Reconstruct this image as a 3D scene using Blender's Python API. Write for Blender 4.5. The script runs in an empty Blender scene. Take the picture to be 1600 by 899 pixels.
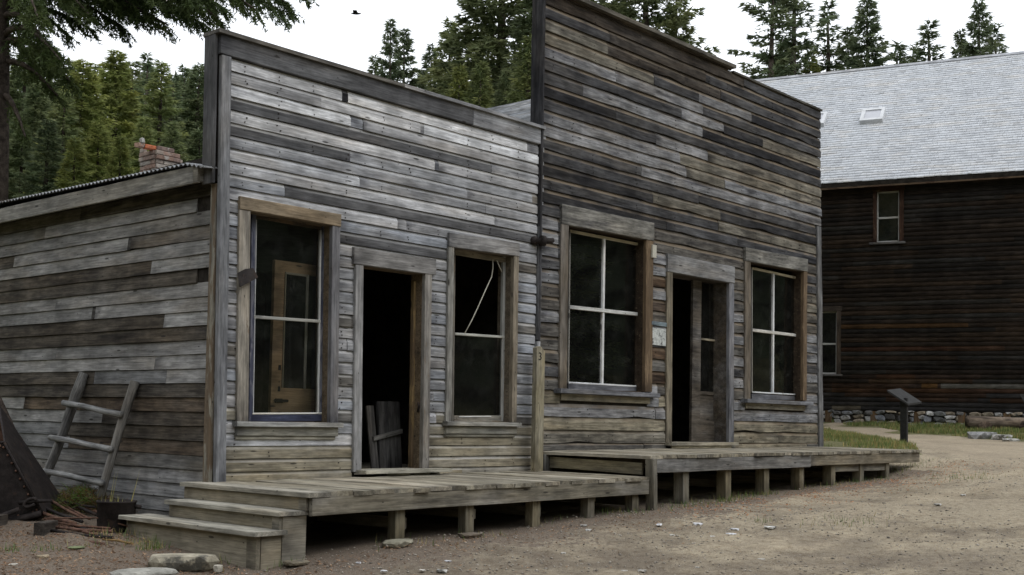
import bpy, math, random
import numpy as np
from mathutils import Vector, Matrix, noise as mnoise
random.seed(7); RNG = np.random.default_rng(7)
S = bpy.context.scene
COL = S.collection
R_ = math.radians

# ------------------------------------------------------------------ camera
FPX, PITCH, ROLL, YAW = 1878., R_(3.0), R_(1.15), math.atan2(1680., 1878.)
CX, CY = 800., 656. - 1878. * math.tan(R_(3.0))
CAM = np.array([-6.354, -9.283, 0.598])
FW = np.array([math.cos(YAW)*math.cos(PITCH), math.sin(YAW)*math.cos(PITCH), math.sin(PITCH)])
RT0 = np.array([math.sin(YAW), -math.cos(YAW), 0.]); UP0 = np.cross(RT0, FW)
RT = RT0*math.cos(ROLL) + UP0*math.sin(ROLL); UP = -RT0*math.sin(ROLL) + UP0*math.cos(ROLL)
cam_d = bpy.data.cameras.new('camera'); cam = bpy.data.objects.new('camera', cam_d); COL.objects.link(cam)
cam_d.sensor_width = 36; cam_d.sensor_fit = 'HORIZONTAL'; cam_d.lens = 36*FPX/1600
cam_d.shift_y = (CY - 449.5)/1600; cam_d.clip_end = 3000; cam_d.clip_start = .05
m = Matrix.Identity(4)
for i in range(3):
    m[i][0], m[i][1], m[i][2], m[i][3] = RT[i], UP[i], -FW[i], CAM[i]
cam.matrix_world = m
S.camera = cam

# ------------------------------------------------------------------ overcast daylight
SUN_EL, SUN_AZ = R_(52), R_(292)          # azimuth measured from +X, counter-clockwise
W = bpy.data.worlds.new('World'); S.world = W; W.use_nodes = True
wt = W.node_tree; wt.nodes.clear()
sky = wt.nodes.new('ShaderNodeTexSky'); sky.sky_type = 'NISHITA'; sky.sun_disc = False
sky.sun_elevation = SUN_EL; sky.sun_rotation = R_(90) - SUN_AZ
mx = wt.nodes.new('ShaderNodeMix'); mx.data_type = 'RGBA'
mx.inputs[0].default_value = .86; mx.inputs[7].default_value = (11.6, 11.9, 12.4, 1)
wt.links.new(sky.outputs[0], mx.inputs[6])
bg = wt.nodes.new('ShaderNodeBackground'); bg.inputs[1].default_value = .1
wo = wt.nodes.new('ShaderNodeOutputWorld')
wt.links.new(mx.outputs[2], bg.inputs[0]); wt.links.new(bg.outputs[0], wo.inputs[0])
sd = bpy.data.lights.new('sun', 'SUN'); sd.energy = .6; sd.angle = R_(25); sd.color = (1, .97, .92)
sun = bpy.data.objects.new('sun', sd); COL.objects.link(sun)
sdir = Vector((math.cos(SUN_AZ)*math.cos(SUN_EL), math.sin(SUN_AZ)*math.cos(SUN_EL), math.sin(SUN_EL)))
sun.rotation_euler = sdir.to_track_quat('Z', 'Y').to_euler(); sun.location = (0, 0, 40)
S.view_settings.view_transform = 'Standard'; S.view_settings.look = 'None'
S.view_settings.exposure = 0.48; S.view_settings.gamma = 1
S.cycles.max_bounces = 6; S.cycles.transparent_max_bounces = 16

# ------------------------------------------------------------------ pixel -> point on a real plane
def ray(px, py): return FW + RT*((px-CX)/FPX) + UP*((CY-py)/FPX)
def Yp(px, py, y): d = ray(px, py); return CAM + d*((y-CAM[1])/d[1])
def Xp(px, py, x): d = ray(px, py); return CAM + d*((x-CAM[0])/d[0])
def Zp(px, py, z): d = ray(px, py); return CAM + d*((z-CAM[2])/d[2])
def Dp(px, py, dep): return CAM + ray(px, py)*dep
def proj(p):
    v = np.array(p, float) - CAM; z = v @ FW
    return CX + FPX*(v @ RT)/z, CY - FPX*(v @ UP)/z
def XatY(px, z, y=0.):                     # x on the plane Y=y that is seen at pixel column px and height z
    py = 400.
    for _ in range(4):
        p = Yp(px, py, y); py = proj((p[0], y, z))[1]
    return float(p[0])
def YatX(px, z, x=0.):
    py = 500.
    for _ in range(4):
        p = Xp(px, py, x); py = proj((x, p[1], z))[1]
    return float(p[1])

# ------------------------------------------------------------------ terrain height
_cp = np.array([(-6.3,-9.3,-.80),(-9,-5,-.78),(-10,-12,-.9),(0,-8,-.66),(6,-8,-.36),(12,-8,-.04),(0,-13,-.7),(10,-14,-.1),(14,-2.4,.1),(20,-6,.15),
 (16.5,.8,.3),(13,1.6,.36),(12.6,-.2,.22),(24,3,.42),(26.7,7.8,.72),(28.5,1.5,.70),(30,-5,.72),(33,-12,.75),(22,9,.6),(11.9,-1.9,.03),(11.6,-1.6,.03),(11.6,-.3,.08),
 (-.6,-1.7,-.6),(-.2,-1.7,-.56),(.79,-1.65,-.475),(1.66,-1.65,-.46),(2.6,-1.65,-.42),(3.46,-1.65,-.385),(4.29,-1.65,-.35),(5.2,-1.65,-.31),(6.1,-1.65,-.30),(7,-1.65,-.25),(7.9,-1.65,-.235),
 (8.8,-1.65,-.195),(9.65,-1.65,-.17),(10.5,-1.65,-.11),(2,-.2,-.42),(8,-.2,-.22),(-.65,.4,-.47),(-.85,.6,-.44),(-.3,1.45,-.36),(-.3,2.65,-.24),(-2.3,-1,-.57),(-1.2,1.2,-.46),(-4,2,-.5),
 (-2,4,-.3),(-1,6,-.1),(0,9,.1),(4,12,.5),(12,12,.8),(-8,8,-.2),(-10,2,-.5),(20,14,1.),(30,14,1.2),(2,-4,-.58),(7,-4,-.28),(11,-4,-.04)])
def _phi(r2): return np.where(r2 > 1e-9, r2*np.log(np.maximum(r2, 1e-9)), 0)
_n = len(_cp); _d2 = ((_cp[:, None, :2]-_cp[None, :, :2])**2).sum(2)
_A = np.zeros((_n+3, _n+3)); _A[:_n, :_n] = _phi(_d2) + np.eye(_n)*.25
_A[:_n, _n] = 1; _A[:_n, _n+1:] = _cp[:, :2]; _A[_n, :_n] = 1; _A[_n+1:, :_n] = _cp[:, :2].T
_w = np.linalg.solve(_A, np.concatenate([_cp[:, 2], [0, 0, 0]]))
def ground_h(x, y):
    x = np.asarray(x, float); y = np.asarray(y, float); sh = x.shape
    xf, yf = x.ravel(), y.ravel()
    xc, yc = np.clip(xf, -12, 36), np.clip(yf, -14, 14)
    z = np.zeros_like(xf)
    for a in range(0, len(xf), 20000):
        b = slice(a, a+20000)
        r2 = (xc[b, None]-_cp[None, :, 0])**2 + (yc[b, None]-_cp[None, :, 1])**2
        z[b] = _phi(r2) @ _w[:_n] + _w[_n] + xc[b]*_w[_n+1] + yc[b]*_w[_n+2]
    z += np.clip(yf-16, 0, 90)*.10                       # wooded slope behind the buildings
    z += np.clip(-24-yf, 0, 70)*.42                      # opposite side of the gulch
    z += np.clip(-14-xf, 0, 8)*.05+np.clip(-24-xf, 0, 60)*.6  # unseen western slope, added and steepened to darken reflections in the barn window
    return z.reshape(sh)
def gh(x, y): return float(ground_h(np.array([x]), np.array([y]))[0])
def Gp(px, py):                                          # where a pixel meets the ground
    d = ray(px, py); t = 3.; prev = None
    ts = np.concatenate([np.arange(2, 14, .05), np.arange(14, 70, .15)])
    P = CAM[None] + d[None]*ts[:, None]
    dz = P[:, 2]-ground_h(P[:, 0], P[:, 1])
    k = np.argmax(dz < 0)
    if dz[k] >= 0: k = len(ts)-1
    a = dz[k-1]/(dz[k-1]-dz[k]) if k else 0
    t = ts[k-1]+(ts[k]-ts[k-1])*a
    return CAM + d*t

# ------------------------------------------------------------------ objects
WM = {}
def tag(o, label=None, cat=None, group=None, kind=None):
    if label: o['label'] = label
    if cat: o['category'] = cat
    if group: o['group'] = group
    if kind: o['kind'] = kind
    return o
def thing(name, label, cat, loc=(0, 0, 0), group=None):
    o = bpy.data.objects.new(name, None); COL.objects.link(o)
    o.empty_display_size = .2; o.location = loc; WM[o] = Matrix.Translation(Vector(loc))
    return tag(o, label, cat, group)
def link(name, me, parent=None, M=None, color=None, **kw):
    o = bpy.data.objects.new(name, me); COL.objects.link(o)
    M = M or Matrix.Identity(4); WM[o] = M
    if parent is not None:
        o.parent = parent; o.matrix_basis = WM[parent].inverted() @ M
    else: o.matrix_basis = M
    o.color = color if color is not None else (1, 1, 1, 0)
    return tag(o, **kw) if kw else o
def mesh(name, vs, fs, mat=None, smooth=False):
    me = bpy.data.meshes.new(name); me.from_pydata([tuple(v) for v in vs], [], fs)
    if mat: me.materials.append(mat)
    if smooth: me.polygons.foreach_set('use_smooth', [True]*len(me.polygons))
    me.update(); return me
def bigmesh(name, V, F, mat, tone=None, smooth=False):    # V (n,3), F (m,k) numpy; tone per vertex
    me = bpy.data.meshes.new(name); V = np.ascontiguousarray(V, np.float32); F = np.ascontiguousarray(F, np.int32)
    k = F.shape[1]
    me.vertices.add(len(V)); me.vertices.foreach_set('co', V.ravel())
    me.loops.add(F.size); me.loops.foreach_set('vertex_index', F.ravel())
    me.polygons.add(len(F)); me.polygons.foreach_set('loop_start', np.arange(0, F.size, k, dtype=np.int32))
    me.polygons.foreach_set('loop_total', np.full(len(F), k, np.int32))
    if smooth: me.polygons.foreach_set('use_smooth', np.ones(len(F), bool))
    me.materials.append(mat)
    if tone is not None:
        a = me.attributes.new('tone', 'FLOAT_COLOR', 'POINT')
        t = np.ones((len(V), 4), np.float32); t[:, :tone.shape[1]] = tone
        a.data.foreach_set('color', t.ravel())
    me.update(calc_edges=True); return me

def lin(c): return tuple((x/255/12.92 if x/255 <= .04045 else ((x/255+.055)/1.055)**2.4) for x in c)
GAIN = .90
def tone(c, jit=.0, a=0., gain=None):
    g = (gain or GAIN)*(1+random.uniform(-jit, jit)); h = random.uniform(-jit, jit)*.12
    r = [min(.8, v*g) for v in lin(c)]
    return (r[0]*(1+h), r[1], r[2]*(1-h), a)
PAL = dict(W=(216,217,219), P=(192,193,196), G=(158,159,162), L=(152,156,163), D=(92,92,94), K=(58,58,61), B=(80,72,64),
           T=(142,137,125), O=(152,144,125), R=(94,76,60), S=(112,109,104), Y=(156,144,112))

# ------------------------------------------------------------------ materials
class NB:
    def __init__(s, name):
        s.m = bpy.data.materials.new(name); s.m.use_nodes = True; s.t = s.m.node_tree; s.t.nodes.clear()
        s.out = s.t.nodes.new('ShaderNodeOutputMaterial')
    def n(s, typ, ins=(), **kw):
        nd = s.t.nodes.new(typ)
        for k, v in kw.items(): setattr(nd, k, v)
        for k, v in dict(ins).items():
            if isinstance(v, bpy.types.NodeSocket): s.t.links.new(v, nd.inputs[k])
            else: nd.inputs[k].default_value = v
        return nd
    def math(s, op, a, b=0., c=0.): return s.n('ShaderNodeMath', {0: a, 1: b, 2: c}, operation=op).outputs[0]
    def mix(s, f, a, b, bl='MIX'): return s.n('ShaderNodeMix', {0: f, 6: a, 7: b}, data_type='RGBA', blend_type=bl).outputs[2]
    def noise(s, v, sc, det=4, rough=.55, dist=0.): return s.n('ShaderNodeTexNoise', {'Vector': v, 'Scale': sc, 'Detail': det, 'Roughness': rough, 'Distortion': dist}).outputs[0]
    def vscale(s, v, sc): return s.n('ShaderNodeVectorMath', {0: v, 1: sc}, operation='MULTIPLY').outputs[0]
    def vadd(s, v, w): return s.n('ShaderNodeVectorMath', {0: v, 1: w}, operation='ADD').outputs[0]
    def rng(s, v, a, b, c, d): return s.n('ShaderNodeMapRange', {0: v, 1: a, 2: b, 3: c, 4: d}, interpolation_type='SMOOTHSTEP').outputs[0]
    def grey(s, v): return s.n('ShaderNodeCombineColor', {0: v, 1: v, 2: v}).outputs[0]
    def bsdf(s, col, rough=.85, spec=.2, bump=None, bs=.4, bd=.01, **kw):
        ins = {'Base Color': col, 'Roughness': rough, 'Specular IOR Level': spec}; ins.update(kw)
        if bump is not None:
            ins['Normal'] = s.n('ShaderNodeBump', {'Strength': bs, 'Distance': bd, 'Height': bump}).outputs[0]
        b = s.n('ShaderNodeBsdfPrincipled', ins); s.t.links.new(b.outputs[0], s.out.inputs[0]); return s.m

def wood_mat(name, patch=None, pamt=0., moss=0., contrast=1., attr=False, dark=.6, cove=(.44, .43, .41), blend=0., mean=(.2, .2, .2)):
    b = NB(name); tc = b.n('ShaderNodeTexCoord'); oi = b.n('ShaderNodeObjectInfo')
    rnd = oi.outputs['Random']
    off = b.n('ShaderNodeCombineXYZ', {0: b.math('MULTIPLY', rnd, 37.), 1: b.math('MULTIPLY', rnd, 91.), 2: b.math('MULTIPLY', rnd, 53.)}).outputs[0]
    v = b.vadd(tc.outputs['Object'], off)
    base = oi.outputs['Color']
    if attr: base = b.n('ShaderNodeAttribute', attribute_name='tone').outputs['Color']
    if blend:                                              # tone drifts along each board
        base = b.mix(b.rng(b.noise(b.vscale(b.vadd(v, (2, 7, 4)), (.75, 2.5, 3)), 1., 4, .6), .40, .66, 0, blend), base, (*mean, 1))
    g1 = b.noise(b.vscale(v, (1.7, 66, 66)), 1., 5, .6, .2)
    g2 = b.noise(b.vscale(v, (7, 110, 110)), 1., 3)
    lo, hi = 1-.25*contrast, 1+.18*contrast
    f = b.math('MULTIPLY', b.rng(g1, .3, .7, lo, hi), b.rng(g2, .3, .7, .86, 1.13))
    bl_ = b.noise(b.vscale(b.vadd(v, (5, 2, 8)), (3.4, 12, 14)), 1., 5, .65)
    f = b.math('MULTIPLY', f, b.rng(bl_, .32, .68, 1-.32*contrast, 1+.24*contrast))
    ws = b.noise(b.vscale(b.n('ShaderNodeNewGeometry').outputs['Position'], (1.9, 1.9, .55)), 1., 5, .6)
    f = b.math('MULTIPLY', f, b.rng(ws, .3, .7, 1-.24*contrast, 1+.14*contrast))
    col = b.mix(1., base, b.grey(f), 'MULTIPLY')
    st = b.noise(b.vscale(v, (1.0, 7, 9)), 1., 5, .6)
    col = b.mix(b.rng(st, .5, .7, 0, dark*contrast), col, b.mix(1., col, (.36, .36, .39, 1), 'MULTIPLY'))
    pl = b.noise(b.vscale(b.vadd(v, (13, 5, 3)), (1.6, 6, 8)), 1., 5, .65)
    col = b.mix(b.rng(pl, .54, .72, 0, .55*contrast), col, b.mix(1., col, (1.35, 1.36, 1.38, 1), 'MULTIPLY'))
    hu = b.noise(b.vscale(v, (.9, 3, 4)), 1.1, 3)
    col = b.mix(b.rng(hu, .48, .7, 0, .75), col, b.mix(1., col, (1.06, 1.0, .92, 1), 'MULTIPLY'))
    gz = b.n('ShaderNodeSeparateXYZ', {0: tc.outputs['Generated']}).outputs[2]
    if patch:
        pt = b.noise(b.vscale(v, (1.7, 11, 11)), 1.6, 5, .7)
        col = b.mix(b.rng(pt, .62-.3*pamt, .70-.3*pamt, 0, .85), col, patch)
    # tan: unweathered wood under the lap; pale default: sky light painted on board tops
    cv = b.math('MULTIPLY', b.rng(gz, .68, .76, 0, 1), oi.outputs['Alpha'])
    cv = b.math('MULTIPLY', cv, b.rng(b.noise(b.vscale(v, (2.2, 3, 3)), 1., 3), .35, .55, .25, 1))
    col = b.mix(cv, col, (*cove, 1))
    ox = b.n('ShaderNodeSeparateXYZ', {0: tc.outputs['Object']}).outputs[0]
    en = b.math('MULTIPLY', b.rng(ox, .02, .22, 0. if attr else .8, 0), b.rng(b.noise(b.vscale(v, (3, 4, 5)), 1., 3), .42, .6, 0, 1))
    col = b.mix(en, col, b.mix(1., col, (.42, .42, .44, 1), 'MULTIPLY'))
    # knots and nail heads
    vo = b.n('ShaderNodeTexVoronoi', {'Vector': b.vscale(v, (1.9, 7, 8)), 'Scale': 1.}, feature='F1')
    kn = b.rng(vo.outputs[0], .055, .10, .8, 0)
    vo2 = b.n('ShaderNodeTexVoronoi', {'Vector': b.vscale(v, (6.5, 14, 16)), 'Scale': 1.}, feature='F1')
    nl = b.math('MULTIPLY', b.rng(vo2.outputs[0], .06, .10, .8, 0), b.rng(b.n('ShaderNodeSeparateColor', {0: vo2.outputs[1]}).outputs[0], .55, .56, 0, 1))
    col = b.mix(b.math('MAXIMUM', kn, nl), col, (.022, .02, .018, 1))
    if moss:
        ge = b.n('ShaderNodeNewGeometry'); mo = b.noise(tc.outputs['Object'], 22., 4, .7)
        upf = b.rng(b.n('ShaderNodeSeparateXYZ', {0: ge.outputs['Normal']}).outputs[2], .3, .8, 0, 1)
        col = b.mix(b.math('MULTIPLY', upf, b.rng(mo, .62-.3*moss, .7-.2*moss, 0, 1)), col, (.075, .08, .06, 1))
    # fine splits along the grain
    cr = b.noise(b.vscale(b.vadd(v, (3, 9, 7)), (.8, 75, 75)), 1., 4, .6)
    ck = b.rng(cr, .66, .72, 0, .7)
    col = b.mix(ck, col, b.mix(1., col, (.25, .24, .24, 1), 'MULTIPLY'))
    h = b.math('SUBTRACT', b.math('ADD', b.math('MULTIPLY', g1, .6), b.math('MULTIPLY', g2, .4)), b.math('MULTIPLY', ck, .8))
    return b.bsdf(col, .9, .12, h, .55, .006)

M_WOOD = wood_mat('weathered_wood', blend=.28, mean=(.27, .275, .283), dark=.45)
M_ROUGH = wood_mat('rough_dark_wood', contrast=1.3, dark=.75, cove=(.215, .17, .12), blend=.3, mean=(.11, .105, .098))
M_TRIM = wood_mat('worn_trim_wood', patch=(.16, .12, .08, 1), pamt=.10)
M_BROWN = wood_mat('old_brown_paint_wood', patch=(.12, .085, .055, 1), pamt=.6)
M_DOOR = wood_mat('brown_door_wood', contrast=.45, dark=.4)
M_BLUE = wood_mat('flaking_blue_paint_wood', patch=(.045, .05, .08, 1), pamt=.5)
M_WHITE = wood_mat('chalky_white_paint_wood', patch=(.30, .27, .22, 1), pamt=.05, contrast=.5, dark=.3)
M_MOSS = wood_mat('mossy_wood', moss=.8, contrast=1.1)
M_DECK = wood_mat('deck_wood', contrast=.9, dark=.5)
M_SMOOTH = wood_mat('worn_step_wood', contrast=.65, dark=.5)
M_ATTR = wood_mat('far_siding_wood', attr=True, contrast=1.1)

def plain(name, col, rough=.8, spec=.25, sc=8., var=.35, bump=.3, bd=.01, metal=0., second=None, samt=.5, useobj=False):
    b = NB(name); tc = b.n('ShaderNodeTexCoord'); oi = b.n('ShaderNodeObjectInfo')
    v = b.vadd(tc.outputs['Object'], b.n('ShaderNodeCombineXYZ', {0: b.math('MULTIPLY', oi.outputs['Random'], 31.), 1: b.math('MULTIPLY', oi.outputs['Random'], 57.)}).outputs[0])
    n1 = b.noise(v, sc, 6, .65); n2 = b.noise(v, sc*6, 3)
    base = oi.outputs['Color'] if useobj else (*col, 1)
    c = b.mix(1., base, b.grey(b.math('MULTIPLY', b.rng(n1, .3, .7, 1-var, 1+var), b.rng(n2, .3, .7, 1-var*.4, 1+var*.4))), 'MULTIPLY')
    if second: c = b.mix(b.rng(b.noise(b.vadd(v, (4, 4, 4)), sc*.6, 5, .7), .62-.25*samt, .70-.25*samt, 0, 1), c, (*second, 1))
    return b.bsdf(c, rough, spec, b.math('ADD', n1, b.math('MULTIPLY', n2, .4)), bump, bd, Metallic=metal)
M_RUST = plain('rusted_iron', (.022, .018, .017), .8, .2, 14, .4, .4, .004, second=(.04, .027, .021), samt=.22)
M_RUST2 = plain('orange_rust_iron', (.10, .056, .04), .85, .2, 22, .5, .5, .004, second=(.15, .08, .048), samt=.3)
M_TIN = plain('grey_tin_sheet', (.30, .31, .32), .5, .5, 9, .25, .2, .003, metal=.3, second=(.10, .085, .07), samt=.3)
M_DARKMETAL = plain('dark_painted_metal', (.024, .024, .023), .75, .2, 12, .25, .1, .002)
M_STONE = plain('field_stone', (.3, .29, .27), .9, .15, 5, .35, .6, .02, useobj=True, second=(.10, .095, .08), samt=.18)
M_BRICK = plain('chimney_brick', (.3, .2, .15), .9, .15, 20, .3, .5, .006, useobj=True, second=(.36, .34, .31), samt=.2)
M_PAPER = plain('faded_notice_paper', (.46, .48, .46), .9, .1, 24, .25, .05, .001, second=(.13, .13, .13), samt=.35)
M_FLASH = plain('white_metal_frame', (.55, .56, .57), .5, .4, 6, .1, .05, .001)
M_IVORY = plain('ivory_plastic', (.45, .43, .36), .5, .4, 30, .1, .05, .001)
M_DARKIN = plain('dark_boards', (.032, .028, .024), .95, .05, 6, .4, .3, .01)  # dark brown for room linings, sheathing and hidden faces
M_BARK = plain('conifer_bark', (.075, .06, .05), .95, .05, 9, .5, .9, .03)
M_SHINGLE = wood_mat('grey_roof_shingle', attr=True, contrast=.32, dark=.3)
M_POLE = wood_mat('peeled_pole_wood', contrast=1.25)
M_MORTAR = plain('lime_mortar', (.24, .22, .19), .95, .05, 30, .3, .4, .004)

def glass_mat(name, dirt=.05, tint=(.93, .95, .94)):
    b = NB(name); tc = b.n('ShaderNodeTexCoord'); lw = b.n('ShaderNodeFresnel', {0: 1.45})
    nz = b.noise(tc.outputs['Object'], 1.3, 2)
    bp = b.n('ShaderNodeBump', {'Strength': .03, 'Distance': .02, 'Height': nz})
    gl = b.n('ShaderNodeBsdfGlossy', {'Roughness': .03, 'Normal': bp.outputs[0], 'Color': (.9, .9, .9, 1)})
    tr = b.n('ShaderNodeBsdfTransparent', {'Color': (*tint, 1)})
    mixs = b.n('ShaderNodeMixShader', {0: lw.outputs[0], 1: tr.outputs[0], 2: gl.outputs[0]})
    df = b.n('ShaderNodeBsdfDiffuse', {'Color': (.22, .23, .21, 1)})
    ds = b.noise(tc.outputs['Object'], 3., 6, .7); sp = b.noise(tc.outputs['Object'], 38., 3, .6)
    dd = b.math('ADD', b.rng(ds, .45, .8, dirt*.4, dirt*2), b.rng(sp, .72, .76, 0, dirt*5))
    m2 = b.n('ShaderNodeMixShader', {0: dd, 1: mixs.outputs[0], 2: df.outputs[0]})
    b.t.links.new(m2.outputs[0], b.out.inputs[0]); return b.m
M_GLASS = glass_mat('old_window_glass'); M_DIRTY = glass_mat('dusty_window_glass', .05)

def leaf_mat(name, base, warm, rough=.7):
    b = NB(name); at = b.n('ShaderNodeAttribute', attribute_name='tone').outputs['Color']
    oi = b.n('ShaderNodeObjectInfo'); tc = b.n('ShaderNodeTexCoord')
    n = b.noise(tc.outputs['Object'], 1.3, 4, .6)
    c = b.mix(b.rng(n, .4, .65, 0, 1), (*base, 1), (*warm, 1))
    c = b.mix(1., b.mix(1., c, at, 'MULTIPLY'), oi.outputs['Color'], 'MULTIPLY')
    d = b.n('ShaderNodeBsdfDiffuse', {'Color': c}); t = b.n('ShaderNodeBsdfTranslucent', {'Color': c})
    g = b.n('ShaderNodeBsdfGlossy', {'Color': (.5, .5, .5, 1), 'Roughness': .5})
    s1 = b.n('ShaderNodeMixShader', {0: .33, 1: d.outputs[0], 2: t.outputs[0]})
    s2 = b.n('ShaderNodeMixShader', {0: .03, 1: s1.outputs[0], 2: g.outputs[0]})
    b.t.links.new(s2.outputs[0], b.out.inputs[0]); return b.m
M_FIR = leaf_mat('fir_needles', (.090, .116, .062), (.116, .136, .068))
M_GRASS = leaf_mat('grass_blades', (.17, .205, .085), (.25, .255, .12))
M_LITTER = leaf_mat('needle_litter', (.22, .155, .105), (.30, .225, .16))
M_GRAVEL = leaf_mat('gravel_bits', (.36, .33, .29), (.46, .43, .39))

# ------------------------------------------------------------------ wooden members
Z3 = Vector((0, 0, 1)); X3 = Vector((1, 0, 0)); Y3 = Vector((0, 1, 0))
def frame(O, dx, dz):
    dx = Vector(dx).normalized(); dz = Vector(dz); dz = (dz-dx*dz.dot(dx)).normalized(); dy = dz.cross(dx)
    M = Matrix.Identity(4)
    for i in range(3): M[i][0], M[i][1], M[i][2], M[i][3] = dx[i], dy[i], dz[i], O[i]
    return M
_pm = {}
def plank(name, parent, O, dx, dz, L, H, T, color, mat=None, prof='flat', amp=.0015, chip=0., ns=None, tilt=0., b=None, label=None, back=0.):
    """a board: O back-bottom corner, dx along its length, dz across its face, outward = -(dz x dx)"""
    if L < .012: return None
    b = b if b is not None else min(.004, T*.25, H*.2)
    ns = ns or max(1, min(10, int(L/.35)))
    if prof == 'siding': pf = [(back, 0), (T, 0), (T, H*.68), (T*.72, H*.76), (T*.42, H*.86), (T*.22, H*.94), (T*.2, H), (back, H)]
    elif prof == 'lap': pf = [(0, 0), (T, 0), (T*.35, H), (0, H)]
    else: pf = [(0, 0), (T-b, 0), (T, b), (T, H-b), (T-b, H), (0, H)]
    k = len(pf); vs = []; fs = []; ph = random.uniform(0, 99)
    for i in range(ns+1):
        x = L*i/ns
        dzb = mnoise.noise((x*1.3+ph, 1, 0))*amp*2; dzt = mnoise.noise((x*1.3+ph, 5, 0))*amp*2
        do = mnoise.noise((x*.9+ph, 9, 0))*amp*2.5
        ch = chip*max(0, mnoise.noise((x*3.1+ph, 3, 7))-.12)*2.2 if chip else 0
        for (o, z) in pf:
            fz = z/H
            zz = z + (dzb+ch)*(1-fz) + dzt*fz
            oo = o + (do + tilt*(1-fz) if o > back else 0)
            vs.append((x, -oo, zz))
    for i in range(ns):
        for j in range(k):
            a, c = i*k+j, i*k+(j+1) % k
            fs.append((a, c, c+k, a+k))
    fs.append(tuple(range(k-1, -1, -1))); fs.append(tuple(ns*k+j for j in range(k)))
    me = mesh(name, vs, fs, mat or M_WOOD)
    o = link(name, me, parent, frame(O, dx, dz), color)
    if label: o['label'] = label
    return o
def bar(name, parent, p0, p1, w, h, color, mat=None, up=Z3, amp=.001, **kw):
    """a square timber from p0 to p1 (centre line), w sideways, h along up"""
    p0, p1 = Vector(p0), Vector(p1); dx = (p1-p0).normalized()
    dz = Vector(up); dz = (dz-dx*dz.dot(dx)).normalized(); dy = dz.cross(dx)
    O = p0 - dz*h/2 + dy*w/2
    return plank(name, parent, O, dx, dz, (p1-p0).length, h, w, color, mat, amp=amp, **kw)
def tube_geo(pts, rads, seg=10, wob=0., caps=True):
    pts = [Vector(p) for p in pts]; vs = []; fs = []
    for i, p in enumerate(pts):
        d = (pts[min(i+1, len(pts)-1)]-pts[max(i-1, 0)]).normalized()
        a = d.orthogonal().normalized() if i == 0 else (a_-d*a_.dot(d)).normalized()
        a_ = a; c = d.cross(a)
        for j in range(seg):
            t = 2*math.pi*j/seg; r = rads[i]*(1+wob*mnoise.noise((p.x*9+j*1.7, p.y*9, p.z*9)))
            vs.append(p + (a*math.cos(t)+c*math.sin(t))*r)
    for i in range(len(pts)-1):
        for j in range(seg):
            fs.append((i*seg+j, i*seg+(j+1) % seg, (i+1)*seg+(j+1) % seg, (i+1)*seg+j))
    if caps: fs.append(tuple(range(seg-1, -1, -1))); fs.append(tuple((len(pts)-1)*seg+j for j in range(seg)))
    return vs, fs
def tube(name, parent, pts, rads, mat, color=None, seg=10, wob=0., label=None):
    """round member; local x runs along it so that grain follows"""
    if not isinstance(rads, (list, tuple)): rads = [rads]*len(pts)
    pts = [Vector(p) for p in pts]; d = (pts[-1]-pts[0]).normalized()
    M = frame(pts[0], d, d.orthogonal()); Mi = M.inverted()
    vs, fs = tube_geo([Mi @ p for p in pts], rads, seg, wob)
    o = link(name, mesh(name, vs, fs, mat, True), parent, M, color)
    if label: o['label'] = label
    return o
def box_v(x0, x1, y0, y1, z0, z1):
    v = [(x0,y0,z0),(x1,y0,z0),(x1,y1,z0),(x0,y1,z0),(x0,y0,z1),(x1,y0,z1),(x1,y1,z1),(x0,y1,z1)]
    return v, [(0,3,2,1),(4,5,6,7),(0,1,5,4),(1,2,6,5),(2,3,7,6),(3,0,4,7)]
def boxes(name, parent, lst, mat, color=None, M=None):
    vs, fs = [], []
    for b in lst:
        v, f = box_v(*b); n = len(vs); vs += v; fs += [tuple(i+n for i in q) for q in f]
    return link(name, mesh(name, vs, fs, mat), parent, M, color)
def rock_geo(sx, sy, sz, seed, sub=2, flat=.0, rough=.35):
    import bmesh
    bm = bmesh.new(); bmesh.ops.create_icosphere(bm, subdivisions=sub, radius=1)
    for v in bm.verts:
        n = v.co.copy(); k = 1 + rough*mnoise.noise(n*1.1+Vector((seed*3.7, seed, 1))) + rough*.35*mnoise.noise(n*3.1+Vector((seed, 5, 1)))
        c = n*k
        c = Vector([math.copysign(abs(q)**(.75), q) for q in c])
        if flat and c.z > flat: c.z = flat+(c.z-flat)*.15
        v.co = (c.x*sx, c.y*sy, c.z*sz)
    vs = [v.co.copy() for v in bm.verts]; fs = [tuple(v.index for v in f.verts) for f in bm.faces]; bm.free(); return vs, fs

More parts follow.
